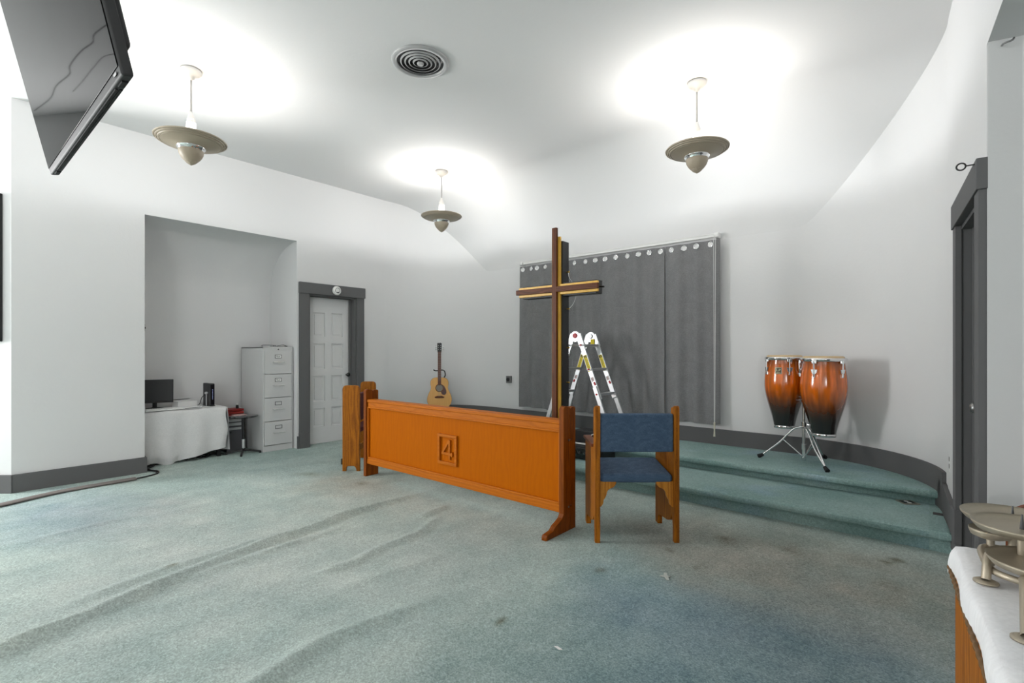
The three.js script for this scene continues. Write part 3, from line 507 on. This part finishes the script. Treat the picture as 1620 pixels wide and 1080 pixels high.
// ---------------------------------------------------------------- conga drums on a chrome stand
function shellMap(k) { return tex(256, 256, (i, j) => { const v = j / 255, n = .05 * (fbm(i / 20 + k, v * 9, 3) - .5), g = .75 + .5 * fbm(i / 5 + k, v * 4 + 3, 3), t = Math.max(0, Math.min(1, (v + n - .1) / .56)), e = Math.max(0, Math.min(1, (v - .86) / .14)); const a = [16, 7, 6], b = [206 * g, 100 * g, 10 * g], q = t * t * (3 - 2 * t) * (1 - .35 * e); return [a[0] + (b[0] - a[0]) * q, a[1] + (b[1] - a[1]) * q, a[2] + (b[2] - a[2]) * q]; }); }
function conga(label, pos, R, Ht, k, turn, badge) {
  const o = thing('conga_drum', label, 'drum', pos, 0, 'pair of sunburst conga drums');
  const rp = [.51, .565, .63, .71, .79, .87, .935, .98, 1, .997, .975, .94, .9, .875].map(v => v * R), n = rp.length, pr = [[0, .004], ...rp.map((r, i) => [r * .995, Ht * i / (n - 1)])];
  const body = new THREE.SplineCurve(rp.map((r, i) => new THREE.Vector2(r, .02 + (Ht - .06) * i / (n - 1)))).getPoints(60);
  const sg = new THREE.LatheGeometry(body, 56); mesh('shell', sg, phy(0xffffff, .16, { map: shellMap(k), clearcoat: 1, clearcoatRoughness: .06 }), o).userData.label = 'glossy sunburst wooden shell';
  mesh('base_ring', lathe([[R * .48, .004], [R * .52, .004], [R * .535, .012], [R * .535, .028], [R * .515, .03]], 56), M.chrome, o);
  mesh('drum_head', lathe([[0, Ht - .004], [R * .80, Ht - .006], [R * .86, Ht - .012], [R * .9, Ht - .03], [R * .9, Ht - .05]], 56), std(new THREE.Color(.62, .46, .27), .65), o).userData.label = 'tan rawhide head';
  mesh('rim', lathe([[R * .90, Ht - .03], [R * .93, Ht - .022], [R * .985, Ht - .024], [R * .99, Ht - .032], [R * .985, Ht - .05], [R * .93, Ht - .052], [R * .9, Ht - .05]], 56), M.chrome, o);
  for (let i = 0; i < 5; i++) {
    const a = i * Math.PI * 2 / 5 + turn;
    const put = (g) => { g.rotateY(-a); return g; }; const rr = R * .985;
    const plate = put((() => { const s = ext(shp([[-.026, .03], [.026, .03], [.018, 0], [.008, -.012], [.008, -.04], [-.008, -.04], [-.008, -.012], [-.018, 0]]), .008, .002); s.rotateY(Math.PI / 2); s.translate(R * .965, Ht - .15, 0); return s; })());
    mesh('lug', [plate, put(rod([rr + .008, Ht - .045, 0], [rr + .004, Ht - .16, 0], .005)), put(box(.016, .03, .04, rr, Ht - .055, 0, .005)), put(rod([rr + .006, Ht - .16, 0], [rr + .004, Ht - .185, 0], .008, .008, 6))], M.chrome, o);
  }
  if (badge !== undefined) { const g = new THREE.CylinderGeometry(R * .98, R * .98, .062, 12, 1, true, badge - .17, .34); g.translate(0, Ht - .15, 0); mesh('badge', g, new THREE.MeshStandardMaterial({ roughness: .35, metalness: .2, side: THREE.DoubleSide, map: canvas(64, 64, (c) => { c.fillStyle = '#1c120c'; c.fillRect(0, 0, 64, 64); c.strokeStyle = '#d8cfa8'; c.lineWidth = 4; c.strokeRect(4, 4, 56, 56); c.fillStyle = '#d8cfa8'; c.font = 'bold 34px serif'; c.textAlign = 'center'; c.fillText('LP', 32, 38); c.fillRect(12, 46, 40, 3); c.fillRect(16, 52, 32, 2); }) }), o).userData.label = 'square maker badge'; }
  return o;
}
const CP = [-1.055, .537, -5.275], CQ = [-.715, .515, -5.12];
conga('smaller sunburst conga drum with maker badge, on the curtain side of its pair', CP, .172, .70, .5, 1.12, -.1);
conga('larger sunburst conga drum, on the doorway side of its pair', CQ, .182, .715, 1.05, 1.82);
{
  const o = thing('conga_stand', 'chrome tripod stand holding the two conga drums', 'stand', [-.875, SH2, -5.175]);
  mesh('pole', [rod([0, .03, 0], [0, .36, 0], .015), rod([0, .34, 0], [0, .60, 0], .011), rod([0, .58, 0], [0, .93, 0], .008)], M.chrome, o);
  mesh('collar', [rod([0, .33, 0], [0, .37, 0], .021), rod([0, .555, 0], [0, .585, 0], .02), rod([0, .12, 0], [0, .17, 0], .02), rod([0, .02, 0], [0, .05, 0], .02)], M.chrome, o);
  mesh('wing_screw', [rod([.015, .35, 0], [.05, .35, .01], .005), box(.012, .03, .004, .055, .35, .01, .001), rod([-.015, .57, 0], [-.06, .57, .02], .004)], M.chrome, o);
  mesh('arm', [rod([0, .86, 0], [-.03, .86, -.012], .012), rod([0, .86, 0], [.03, .86, .01], .012), rod([0, .6, 0], [-.04, .6, -.02], .008), rod([0, .6, 0], [.03, .6, .012], .008), box(.03, .07, .03, 0, .87, 0, .005)], M.chrome, o);
  for (const [fx, fz] of [[-.37, .03], [.22, .29], [.12, -.31]]) {
    const L = Math.hypot(fx, fz), ux = fx / L, uz = fz / L, px = -uz * .014, pz = ux * .014;
    const leg = mesh('leg', [1, -1].map(k => wire([[ux * .02 + px * k, .325, uz * .02 + pz * k], [ux * .07 + px * k, .31, uz * .07 + pz * k], [fx * .55 + px * k, .16, fz * .55 + pz * k], [fx * .95, .025, fz * .95]], .0075, 24)), M.chrome, o);
    mesh('brace', rod([0, .05, 0], [fx * .45, .195, fz * .45], .005), M.chrome, leg); mesh('rubber_foot', rod([fx * .9, .036, fz * .9], [fx * 1.02, .012, fz * 1.02], .014, .02), M.rubber, leg);
  }
}
// ---------------------------------------------------------------- wall screen hung from the ceiling
{
  const o = thing('television', 'large black flat television hanging tilted from the ceiling', 'television', [-2.57, 2.118, -.385]);
  const t = new THREE.Group(); t.rotation.x = .222; t.name = 'tilt';
  const T = (g) => { g.rotateX(.222); return g; };
  const W = 1.35, Ht = .79;
  mesh('casing', [T(box(W, Ht, .034, 0, Ht / 2, -.019, .008)), T(box(W - .16, Ht - .2, .045, 0, Ht / 2 + .02, -.055, .02))], std(0x303031, .62), o);
  mesh('screen', T(box(W - .022, Ht - .04, .004, 0, Ht / 2 + .008, -.001, .001)), phy(0x0a0a0b, .03, { ior: 1.5, specularIntensity: .04 }), o).userData.label = 'glossy black screen';
  for (const z of [-.013, -.026]) mesh('speaker_grille', T(box(W - .24, .006, .007, 0, -.001, z, .001)), M.rubber, o);
  for (const x of [-1, 1]) mesh('bottom_slot', T(box(.05, .008, .018, x * (W / 2 - .07), -.001, -.02, .002)), M.rubber, o);
  mesh('logo_plate', T(box(.03, .008, .002, W / 2 - .05, .016, .001, 0)), M.steel, o);
  mesh('mount_plate', T(box(.5, .36, .03, 0, .42, -.09, .004)), M.black, o);
  mesh('ceiling_pole', [rod([0, .45, -.06], [0, CH - 2.118, -.06], .025), rod([0, CH - 2.118 - .02, -.06], [0, CH - 2.118, -.06], .08)], M.black, o);
}
// ---------------------------------------------------------------- niche: table under a white cloth
{
  const o = thing('niche_table', 'low dark table under the white cloth in the niche', 'table', [-6.78, 0, -1.93]);
  mesh('table_top', box(.5, .03, .78, 0, .575, 0), M.black, o);
  for (const x of [-.21, .21]) for (const z of [-.35, .35]) mesh('leg', box(.04, .56, .04, x, .28, z), M.black, o);
}
{ // cloth: falls over the front and the right end, caught up along the hem
  const P = [], U = [], I = [], x0 = -7.04, x1 = -6.51, z0 = -1.52, z1 = -2.345, na = 60, nb = 76;
  // path across the cloth: from the wall over the top and down the front (a), along z (b)
  const hem = (b) => { const u = b / nb; return .012 + .02 * Math.sin(u * 17) * (u < .35 ? 1 : 0) + (u > .32 ? .10 * Math.pow((u - .32) / .68, 1.1) : 0); };
  for (let b = 0; b <= nb; b++) for (let a = 0; a <= na; a++) {
    const u = b / nb, z = z0 + (z1 - z0) * u; let x, y; const k = .4;
    if (a / na < k) { x = x0 + (x1 - x0) * (a / na) / k; y = .597; } else { const d = (a / na - k) / (1 - k), h = hem(b); y = .597 - (.597 - h) * d; const bulge = Math.sin(Math.min(1, d * 3) * Math.PI / 2) * .018 + .022 * d * Math.sin(u * 23 + 1.2 * Math.sin(u * 5)) + .02 * d * (fbm(u * 6, d * 3, 2) - .5) - (d > .88 ? (d - .88) * .28 * (u < .4 ? 1 : .3) : 0); x = x1 + bulge; }
    const r = Math.max(0, 1 - Math.abs(a / na - k) * 30) * .006; P.push(x - r, y - r, z + (a / na > k ? .012 * Math.sin(a * .25) * (u > .9 ? 1 : 0) : 0)); U.push(z, a / na);
  }
  for (let b = 0; b < nb; b++) for (let a = 0; a < na; a++) { const i = b * (na + 1) + a, j = i + na + 1; I.push(i, i + 1, j, j, i + 1, j + 1); }
  // fold at the right end
  const base = P.length / 3, ne = 26, nd = 26;
  for (let a = 0; a <= ne; a++) for (let d = 0; d <= nd; d++) { const s = a / ne, t = d / nd, x = x1 + .018 - (x1 + .018 - x0) * s, w = .02 * t * Math.sin(s * 14 + 1) + .012 * Math.sin(Math.min(1, t * 4) * Math.PI / 2), h = .03 + .06 * (1 - s) * .8; P.push(x + .01 * t * Math.cos(s * 9), .597 - (.597 - h) * t, z1 - w); U.push(x, t); }
  for (let a = 0; a < ne; a++) for (let d = 0; d < nd; d++) { const i = base + a * (nd + 1) + d, j = i + nd + 1; I.push(i, j, i + 1, j, j + 1, i + 1); }
  const g = new THREE.BufferGeometry(); g.setAttribute('position', new THREE.Float32BufferAttribute(P, 3)); g.setAttribute('uv', new THREE.Float32BufferAttribute(U, 2)); g.setIndex(I); g.computeVertexNormals();
  const m = mesh('table_cloth', g, M.whiteCloth); m.material.side = THREE.DoubleSide; tag(m, 'white cloth draped to the floor over the niche table', 'tablecloth');
}
{
  const o = thing('computer_monitor', 'black computer monitor tilted back on the niche table', 'monitor', [-6.84, .6, -1.70], 1.28);
  const tl = g => { g.rotateX(-.2); g.translate(0, .07, 0); return g; };
  mesh('casing', tl(box(.36, .27, .03, 0, .135, 0, .006)), M.black, o); mesh('screen', tl(box(.335, .235, .003, 0, .142, .0155, .001)), phy(0x232426, .3), o);
  mesh('stand', [rod([0, .01, -.03], [0, .13, -.04], .022), lathe([[0, 0], [.085, 0], [.085, .006], [.03, .016], [0, .018]], 32).translate(0, 0, -.03)], M.black, o);
}
{
  const o = thing('keyboard', 'white computer keyboard lying on the cloth below the monitor', 'keyboard', [-6.60, .6, -1.72], .06);
  mesh('base', box(.13, .014, .36, 0, .011, 0, .004), M.white, o);
  for (let r = 0; r < 4; r++) mesh('key_row', Array.from({ length: 14 }, (_, i) => box(.018, .008, .018, -.045 + r * .026, .02, -.158 + i * .0243, .002)), M.white, o).userData.kind = 'stuff';
}
{
  const o = thing('optical_drive', 'flat silver white disc drive beside the keyboard on the cloth', 'drive', [-6.60, .6, -2.0], -.08);
  mesh('case', box(.13, .024, .2, 0, .012, 0, .01), std(0xdadada, .35), o); mesh('front_slot', box(.002, .004, .15, .066, .012, 0, 0), M.black, o);
}
{
  const o = thing('white_carton', 'open white carton standing behind the keyboard on the cloth', 'box', [-6.80, .6, -1.99], .1);
  mesh('carton_body', [box(.16, .002, .2, 0, .003, 0, 0), box(.003, .075, .2, .08, .039, 0, 0), box(.003, .075, .2, -.08, .039, 0, 0), box(.16, .075, .003, 0, .039, .1, 0), box(.16, .075, .003, 0, .039, -.1, 0)], M.white, o);
  const f = box(.1, .003, .2, .05, 0, 0, 0); f.rotateZ(.25); f.translate(-.18, .074, 0); mesh('flap', f, M.white, o); mesh('lid', box(.15, .003, .19, 0, .066, 0, 0), M.white, o);
}
tag(mesh('paper_sheet', box(.1, .003, .14, -6.62, .602, -2.14, 0), M.white), 'small white paper by the router on the cloth', 'paper');
{
  const o = thing('modem_router', 'tall black upright router with a strip of lights on the cloth', 'router', [-6.77, .6, -2.24], .04);
  mesh('case', box(.22, .27, .05, 0, .14, 0, .008), std(0x38393b, .5), o);
  mesh('front_strip', box(.006, .25, .046, .110, .14, 0, .003), std(0x0a0d16, .2), o);
  for (let i = 0; i < 8; i++) mesh('indicator', box(.002, .006, .006, .114, .2 - i * .016, 0, 0), std(0xc8d4ff, .4, { emissive: 0xa8b8ff, emissiveIntensity: .25 }), o);
  mesh('base', box(.2, .008, .07, 0, .004, 0, .003), M.black, o);
}
{
  const o = thing('webcam', 'small silver round device leaning against the router', 'webcam', [-6.7, .6, -2.19]);
  mesh('head', [new THREE.SphereGeometry(.02, 18, 12).scale(1.2, .8, 1).translate(0, .16, 0)], M.alu, o); mesh('cable', wire([[0, .15, 0], [-.05, .11, .03], [-.09, .02, .05], [-.1, .005, .09]], .004), M.black, o); mesh('clip', rod([0, .005, 0], [0, .15, 0], .005), M.alu, o);
}
// red books on a computer tower, round side table
{
  const o = thing('computer_tower', 'grey and black computer tower between the cloth and cabinet', 'computer', [-6.85, 0, -2.5]);
  mesh('case', box(.34, .43, .18, 0, .225, 0, .004), std(0x3c3c3e, .5), o);
  mesh('front_panel', box(.012, .42, .178, .175, .225, 0, .004), std(0x55565a, .45), o);
  for (const [y, h] of [[.40, .035], [.35, .035], [.295, .03]]) mesh('drive_bay', box(.008, h, .15, .181, y, 0, .002), std(0xb9bbbd, .4), o);
  mesh('power_button', rod([.18, .25, .05], [.186, .25, .05], .01), M.black, o); mesh('foot', box(.3, .02, .16, 0, .01, 0, .003), M.rubber, o);
}
const redA = std(0x8c1f1c, .5), redB = std(0x9e2a22, .55), pages = std(0xcfc6b4, .8);
[[0, .435, redA, .02, 'dark red book at the bottom of the stack by the cabinet'], [.0, .467, redB, -.05, 'red book in the middle of the stack by the cabinet'], [-.01, .499, redA, .06, 'red book on top of the stack by the cabinet']].forEach(([dx, y, m, turn, label]) => {
  const o = thing('red_book', label, 'book', [-6.86 + dx, y, -2.51], turn, 'red books on the computer tower');
  mesh('cover', [box(.2, .003, .27, 0, .0265, 0, .001), box(.2, .003, .27, 0, .0045, 0, .001), box(.003, .024, .27, .099, .0155, 0, .001)], m, o); mesh('pages', box(.188, .019, .258, -.004, .0155, 0, 0), pages, o);
});
{
  const o = thing('small_bottle', 'tiny white capped black bottle on the red books', 'bottle', [-6.86, .5285, -2.60]);
  mesh('bottle_body', lathe([[0, 0], [.016, 0], [.017, .004], [.017, .035], [.01, .042], [0, .042]], 18), M.black, o); mesh('cap', lathe([[0, .042], [.012, .042], [.012, .062], [0, .063]], 18), M.white, o);
}
{
  const o = thing('round_side_table', 'small round black pedestal table beside the filing cabinet', 'table', [-6.485, 0, -2.53]);
  mesh('table_top', lathe([[0, .45], [.145, .45], [.163, .456], [.168, .465], [.16, .476], [0, .478]], 56), M.blackGloss, o);
  mesh('pedestal', [rod([0, .2, 0], [0, .45, 0], .013), rod([0, .04, 0], [0, .2, 0], .016)], M.black, o); mesh('sleeve', rod([0, .07, 0], [0, .18, 0], .0185), M.alu, o).userData.label = 'bare metal sleeve';
  for (let i = 0; i < 4; i++) { const a = i * Math.PI / 2 + .5; mesh('foot', [bar([0, .05, 0], [.19 * Math.cos(a), .018, .19 * Math.sin(a)], .022, .02, [0, 1, 0]), rod([.185 * Math.cos(a), 0, .185 * Math.sin(a)], [.185 * Math.cos(a), .02, .185 * Math.sin(a)], .012)], M.black, o); }
}
tag(mesh('pamphlet', box(.1, .004, .14, -6.53, .480, -2.5, 0), std(0xc9a8a4, .7)), 'pinkish pamphlet lying on the round black table', 'paper');
// filing cabinet
{
  const o = thing('filing_cabinet', 'light grey four drawer metal filing cabinet in the niche', 'cabinet', [-6.69, 0, -2.902]);
  const paint = std(new THREE.Color(.62, .62, .62), .45), d = .66, w = .38, h = 1.32;
  mesh('cabinet_body', [box(d, .016, w, 0, h - .008, 0, .003), box(d, h, .014, 0, h / 2, w / 2 - .007, .002), box(d, h, .014, 0, h / 2, -w / 2 + .007, .002), box(.014, h, w, -d / 2 + .007, h / 2, 0, .002), box(d, .075, w - .02, -.004, .0375, 0, .003), box(.012, .05, w - .02, d / 2 - .008, h - .03, 0, .002)], paint, o);
  for (let i = 0; i < 4; i++) {
    const y = .228 + i * .299, out = i === 0 ? .012 : .002;
    const dr = mesh('drawer', box(.022, .292, w - .036, d / 2 - .012 + out, y, 0, .004), paint, o); const fx = d / 2 + out;
    const lh = mesh('label_holder', [box(.006, .006, .085, fx, y + .095, 0, .001), box(.006, .006, .085, fx, y + .055, 0, .001), box(.006, .046, .006, fx, y + .075, .04, .001), box(.006, .046, .006, fx, y + .075, -.04, .001)], M.steelDark, dr);
    if (i > 1) mesh('label_card', box(.003, .034, .074, fx - .0005, y + .075, 0, 0), new THREE.MeshStandardMaterial({ roughness: .7, map: canvas(64, 32, c => { c.fillStyle = '#f2f2f0'; c.fillRect(0, 0, 64, 32); c.fillStyle = '#8a8a8a'; c.fillRect(8, 8, 20, 8); c.fillRect(32, 12, 22, 6); c.fillRect(12, 20, 36, 4); }) }), dr).userData.label = 'white label card';
    else mesh('label_card', box(.003, .034, .074, fx - .0005, y + .075, 0, 0), paint, dr);
    mesh('handle', [rod([fx + .022, y + .005, .07], [fx + .022, y + .005, -.07], .0065), rod([fx - .002, y + .005, .068], [fx + .022, y + .005, .068], .006), rod([fx - .002, y + .005, -.068], [fx + .022, y + .005, -.068], .006)], M.chrome, dr).userData.label = 'chrome bar handle';
  }
  mesh('lock', rod([d / 2, h - .03, 0], [d / 2 + .006, h - .03, 0], .008), M.steelDark, o);
}
{
  const o = thing('cable_bundle', 'bundled dark cable with curled end on top of the cabinet', 'cable', [-6.5, 1.322, -2.92], .1);
  mesh('loop', wire([[0, .006, .02], [.01, .02, -.06], [.0, .025, -.13], [.01, .012, -.15], [0, .006, -.05], [-.01, .02, .0], [0, .014, .02]], .0035, 60, 6, true), M.steelDark, o);
  mesh('tail', wire([[0, .02, -.01], [-.01, .024, .08], [0, .022, .16], [.0, .014, .175], [.01, .006, .165]], .003), M.steelDark, o); mesh('plug', box(.02, .014, .03, 0, .01, -.155, .003), M.black, o);
}
// ---------------------------------------------------------------- candle table and candle holder
{
  const o = thing('candle_table', 'oak table with a carved rim under the white runner', 'table', [.425, 0, -1.02], .065);
  mesh('table_top', [box(.676, .03, 1.226, 0, .78, 0, .006)], M.oak, o, 'z');
  mesh('apron', [box(.65, .765, .025, 0, .3825, -.5975, .003), box(.025, .765, 1.22, -.3255, .3825, 0, .003), box(.025, .765, 1.22, .3255, .3825, 0, .003), box(.65, .765, .025, 0, .3825, .5975, .003)], M.oak, o, 'y'); 
}
{ // runner lying over the table top and a little way down its sides
  const P = [], U = [], I = [], W = .34, nx = 44, nz = 60; const o = new THREE.Group();
  const prof = []; for (let i = 0; i <= nx; i++) { const s = (i / nx - .5) * 2 * .412; const e = Math.abs(s) - W; if (e < 0) prof.push([s, .799 - Math.max(0, 1 + e / .03) ** 2 * .004 * (e > -.03 ? 1 : 0)]); else prof.push([Math.sign(s) * (W + .006 * Math.min(1, e * 40)), .795 - e * .75]); }
  for (let j = 0; j <= nz; j++) { const z = -.655 + 1.31 * j / nz; for (const [x, y] of prof) { const e = Math.abs(z) - .615; P.push(x + (y < .79 ? .004 * Math.sin(z * 21) : 0), e > 0 ? y - e * .5 : y + .0012 * Math.sin(z * 13 + x * 9), e > 0 ? Math.sign(z) * (.615 + e * .4) : z); U.push(x, z); } }
  for (let j = 0; j < nz; j++) for (let i = 0; i < nx; i++) { const a = j * (nx + 1) + i, b = a + nx + 1; I.push(a, b, a + 1, b, b + 1, a + 1); }
  const g = new THREE.BufferGeometry(); g.setAttribute('position', new THREE.Float32BufferAttribute(P, 3)); g.setAttribute('uv', new THREE.Float32BufferAttribute(U, 2)); g.setIndex(I); g.computeVertexNormals();
  const r = thing('table_runner', 'plain white runner with a brown braided hem on the oak table', 'table runner', [.425, 0, -1.02], .065);
  mesh('cloth', g, M.runner, r);
  for (const s of [-1, 1]) mesh('braided_hem', wire(Array.from({ length: 160 }, (_, i) => { const z = -.63 + 1.26 * i / 159; return [s * (W + .007 + .001 * Math.sin(i * 1.6)), .739 + .0012 * Math.cos(i * 1.6), z]; }), .0042, 480, 6), std(0x6f5334, .9), r).userData.label = 'brown braided edge';
}
{
  const o = thing('candle_holder', 'tarnished metal candle holder with four spiked plates', 'candle holder', [.12, .801, -1.38]);
  const met = std(new THREE.Color(.46, .40, .31), .42, { metalness: .55, bumpMap: plaster, bumpScale: .0008 });
  const plate = (x, y, z, r) => { const p = mesh('plate', at(lathe([[0, .004], [r * .75, .004], [r * .95, .010], [r, .014], [r * .99, .009], [r * .9, -.001], [r * .6, -.006], [.012, -.009], [0, -.009]], 48), x, y, z), met, o); mesh('spike', rod([x, y + .003, z], [x, y + .034, z], .004, .0012, 10), M.steelDark, p); return p; };
  const PL = [[.022, .090, -.180, .088], [.024, .104, -.052, .078], [-.013, .050, -.184, .038], [.048, .052, .004, .082]];      // x, height, z, radius
  for (const [x, y, z, r] of PL) { plate(x, y, z, r); mesh('post', rod([x, .018, z], [x, y - .006, z], .0075), met, o); }
  mesh('base_ring', wire([[-.021, .022, -.182], [-.03, .022, -.09], [-.015, .022, -.01], [.03, .022, .012], [.075, .022, -.06], [.06, .022, -.16], [.019, .022, -.185]], .007, 80, 8, true), met, o);
  for (const [ax, az, fx, fz] of [[-.022, -.06, -.032, -.005], [.02, .01, .001, .231], [.07, -.1, .16, -.1]]) { const leg = mesh('leg', wire([[ax, .024, az], [ax + (fx - ax) * .3, .045, az + (fz - az) * .3], [ax + (fx - ax) * .75, .035, az + (fz - az) * .75], [fx, .006, fz]], .008, 30), met, o); mesh('foot_pad', at(lathe([[0, .005], [.014, .006], [.02, .003], [.02, 0], [0, 0]], 24), fx, .0, fz), met, leg); }
}
// ---------------------------------------------------------------- small things
{
  const o = thing('smoke_detector', 'round white smoke detector on the dark door header', 'smoke detector', [WL + .042, 2.10, -3.64]);
  const R_ = g => { g.rotateZ(-Math.PI / 2); return g; };
  mesh('housing', R_(lathe([[0, .036], [.03, .036], [.05, .03], [.06, .02], [.064, .0], [0, 0]], 40)), M.white, o); mesh('grille', R_(lathe([[.036, .036], [.034, .038], [.03, .036]], 32)), M.steelDark, o); mesh('test_button', [box(.004, .014, .026, .037, -.028, -.005, .001)], M.steelDark, o);
}
{
  const o = thing('wall_outlet', 'grey round socket outlet on the stage wall beside the curtain', 'outlet', [-4.768, .848, ZB]);
  mesh('box', box(.085, .105, .04, 0, 0, .02, .004), std(0x6a6a6a, .5), o); const g = lathe([[0, .004], [.02, .004], [.026, .008], [.03, .0], [0, 0]], 28); g.rotateX(Math.PI / 2); g.translate(-.006, 0, .04); mesh('socket', g, M.black, o);
}
{
  const o = thing('wall_outlet', 'pale double socket low on the right wall by the doorway', 'outlet', [.108, .52, -4.44], 0);
  mesh('plate', box(.008, .115, .07, 0, 0, 0, .002), M.white, o); for (const y of [.024, -.024]) mesh('socket', box(.006, .028, .03, -.004, y, 0, .002), M.steelDark, o);
}
{
  const o = thing('light_switch', 'small black switch at the edge of the niche', 'switch', [WL - .055, 1.515, -1.478]);
  mesh('plate', box(.05, .075, .014, 0, 0, 0, .003), M.black, o); mesh('toggle', box(.012, .02, .012, 0, 0, -.012, .002), M.black, o);
}
{
  const o = thing('framed_panel', 'dark framed board hanging on the angled pale wall', 'picture', [-6.334, 2.015, -.439], .7005);                 // parallel to the angled wall
  mesh('frame', [box(.8, .03, .025, -.4, .645, .012), box(.8, .03, .025, -.4, -.645, .012), box(.03, 1.32, .025, -.015, 0, .012), box(.03, 1.32, .025, -.785, 0, .012)], M.black, o); mesh('board', box(.76, 1.28, .01, -.4, 0, .008, 0), std(0x3f4644, .5), o);
}
{
  const o = thing('floor_outlet', 'metal floor outlet plate set in the lower carpeted step', 'outlet', [-.122, SH1 + .001, -4.715], .6);
  mesh('frame', [box(.11, .006, .012, 0, .003, .045), box(.11, .006, .012, 0, .003, -.045), box(.012, .006, .1, .05, .003, 0), box(.012, .006, .1, -.05, .003, 0)], M.brass2, o); mesh('cover', box(.09, .004, .08, 0, .002, 0, 0), M.black, o); mesh('sockets', [rod([.0, .003, -.018], [0, .007, -.018], .014), rod([0, .003, .018], [0, .007, .018], .014)], M.white, o).userData.kind = 'stuff';
}
tag(mesh('floor_patch', box(.07, .003, .06, .055, SH1 + .0015, -4.52, .001), std(0x4e4c4a, .9)), 'worn dark patch on the step beside the skirting', 'patch');
tag(mesh('paper_scrap', at(ext(shp([[-.02, 0], [.012, -.007], [.024, .003], [-.006, .009]]), .002), 0, 0, 0).rotateX(-Math.PI / 2).translate(-1.209, .006, -1.733), M.white), 'tiny white paper scrap lying on the open carpet', 'scrap');
tag(mesh('masking_tape', at(ext(shp([[-.03, -.012], [-.008, -.016], [.0, -.05], [.016, -.05], [.014, -.012], [.03, 0], [.012, .008], [.01, .04], [-.006, .04], [-.008, .004], [-.03, .0]]), .0015), 0, 0, 0).rotateX(-Math.PI / 2).rotateY(.5).translate(-1.134, .004, -2.683), std(0xb9bdb6, .9)), 'pale cross shaped tape mark on the carpet near the armchair', 'tape');
tag(mesh('cord_cover', [wire([[-5.60, .01, .1], [-5.80, .01, -.38], [-5.945, .01, -.76], [-5.975, .012, -1.05], [-5.975, .02, -1.33]], .045, 40, 12).scale(1, .3, 1).translate(0, .008, 0)], std(0x77706c, .75)), 'flat grey cord cover strip along the left skirting', 'cord cover');
{
  const o = thing('black_cable', 'black power cable running from the cord cover into the niche', 'cable', [0, 0, 0]);
  mesh('cord', wire([[-5.97, .012, -1.30], [-6.03, .008, -1.45], [-6.10, .008, -1.545], [-6.20, .008, -1.57], [-6.32, .008, -1.53], [-6.5, .008, -1.56], [-6.62, .01, -1.75]], .007, 60), M.black, o); mesh('second_cord', wire([[-6.02, .008, -1.43], [-6.07, .008, -1.52], [-6.18, .01, -1.545], [-6.34, .008, -1.51], [-6.52, .01, -1.62]], .006, 50), M.black, o);
}
tag(mesh('cable_tangle', wire(Array.from({ length: 26 }, (_, i) => [-6.62 + .07 * Math.sin(i * 2.3), .012 + .01 * (1 + Math.sin(i * 1.7)), -1.85 - .018 * i + .05 * Math.cos(i * 1.9)]), .006, 220), M.black), 'tangle of dark cables under the hem of the white cloth', 'cable');
{
  const o = thing('screw_hook', 'black screw eye above the dark doorway beside the stage', 'hook', [.163, 2.125, -3.10]);
  mesh('eye', [new THREE.TorusGeometry(.016, .0035, 8, 24).translate(-.05, 0, 0)], M.black, o); mesh('shank', rod([-.034, 0, 0], [.012, 0, 0], .003), M.black, o);
}
{
  const o = thing('wall_hook', 'tiny silver hook high on the alcove wall', 'hook', [.245, 2.615, -3.055], 0);
  mesh('hook', wire([[0, 0, 0], [.005, -.006, .03], [.03, -.004, .035], [.035, .006, .03]], .004, 20), M.steel, o);
}
{
  const o = thing('stage_amplifier', 'black equipment box with white leads on the lower step', 'amplifier', [-2.72, SH1, -4.52]);
  mesh('case', box(.42, .14, .26, 0, .075, 0, .008), M.black, o); mesh('front_plate', box(.38, .1, .006, 0, .075, .131, .002), M.blackGloss, o); for (let i = 0; i < 5; i++) mesh('dial', rod([-.12 + i * .06, .075, .13], [-.12 + i * .06, .075, .148], .012), M.steelDark, o);
}
{
  const o = thing('upper_unit', 'black receiver lying on the equipment box behind the pew front', 'receiver', [-2.74, SH1 + .16, -4.56]);
  mesh('tray', box(.40, .006, .26, 0, -.006, 0, .002), M.white, o); mesh('case', box(.34, .13, .2, -.005, .063, -.02, .006), M.black, o); mesh('lead', wire([[.04, .05, .085], [.07, .10, .12], [.13, .11, .11], [.15, .06, .10], [.12, .0, .11], [.06, -.002, .12]], .006, 40), M.white, o); mesh('lead', wire([[.05, .09, .09], [.06, .06, .13], [.07, .0, .125]], .005, 24), M.white, o);
}
{
  const o = thing('microphone_clip', 'small black and brass clip above the pew front top rail', 'clip', [-5.13, SH2, -4.55]);
  mesh('stem', rod([0, 0, 0], [0, .2, 0], .008), M.black, o); mesh('clip', wire([[0, .2, 0], [0, .235, 0], [.02, .245, -.015], [.03, .23, -.025]], .007, 20), M.black, o); mesh('base', lathe([[0, 0], [.07, 0], [.07, .01], [.01, .02], [0, .02]], 28), M.black, o); mesh('tip', rod([.03, .23, -.025], [.03, .215, -.025], .009), M.brass, o);
}
//==OBJECTS==
renderer.render(scene, camera);
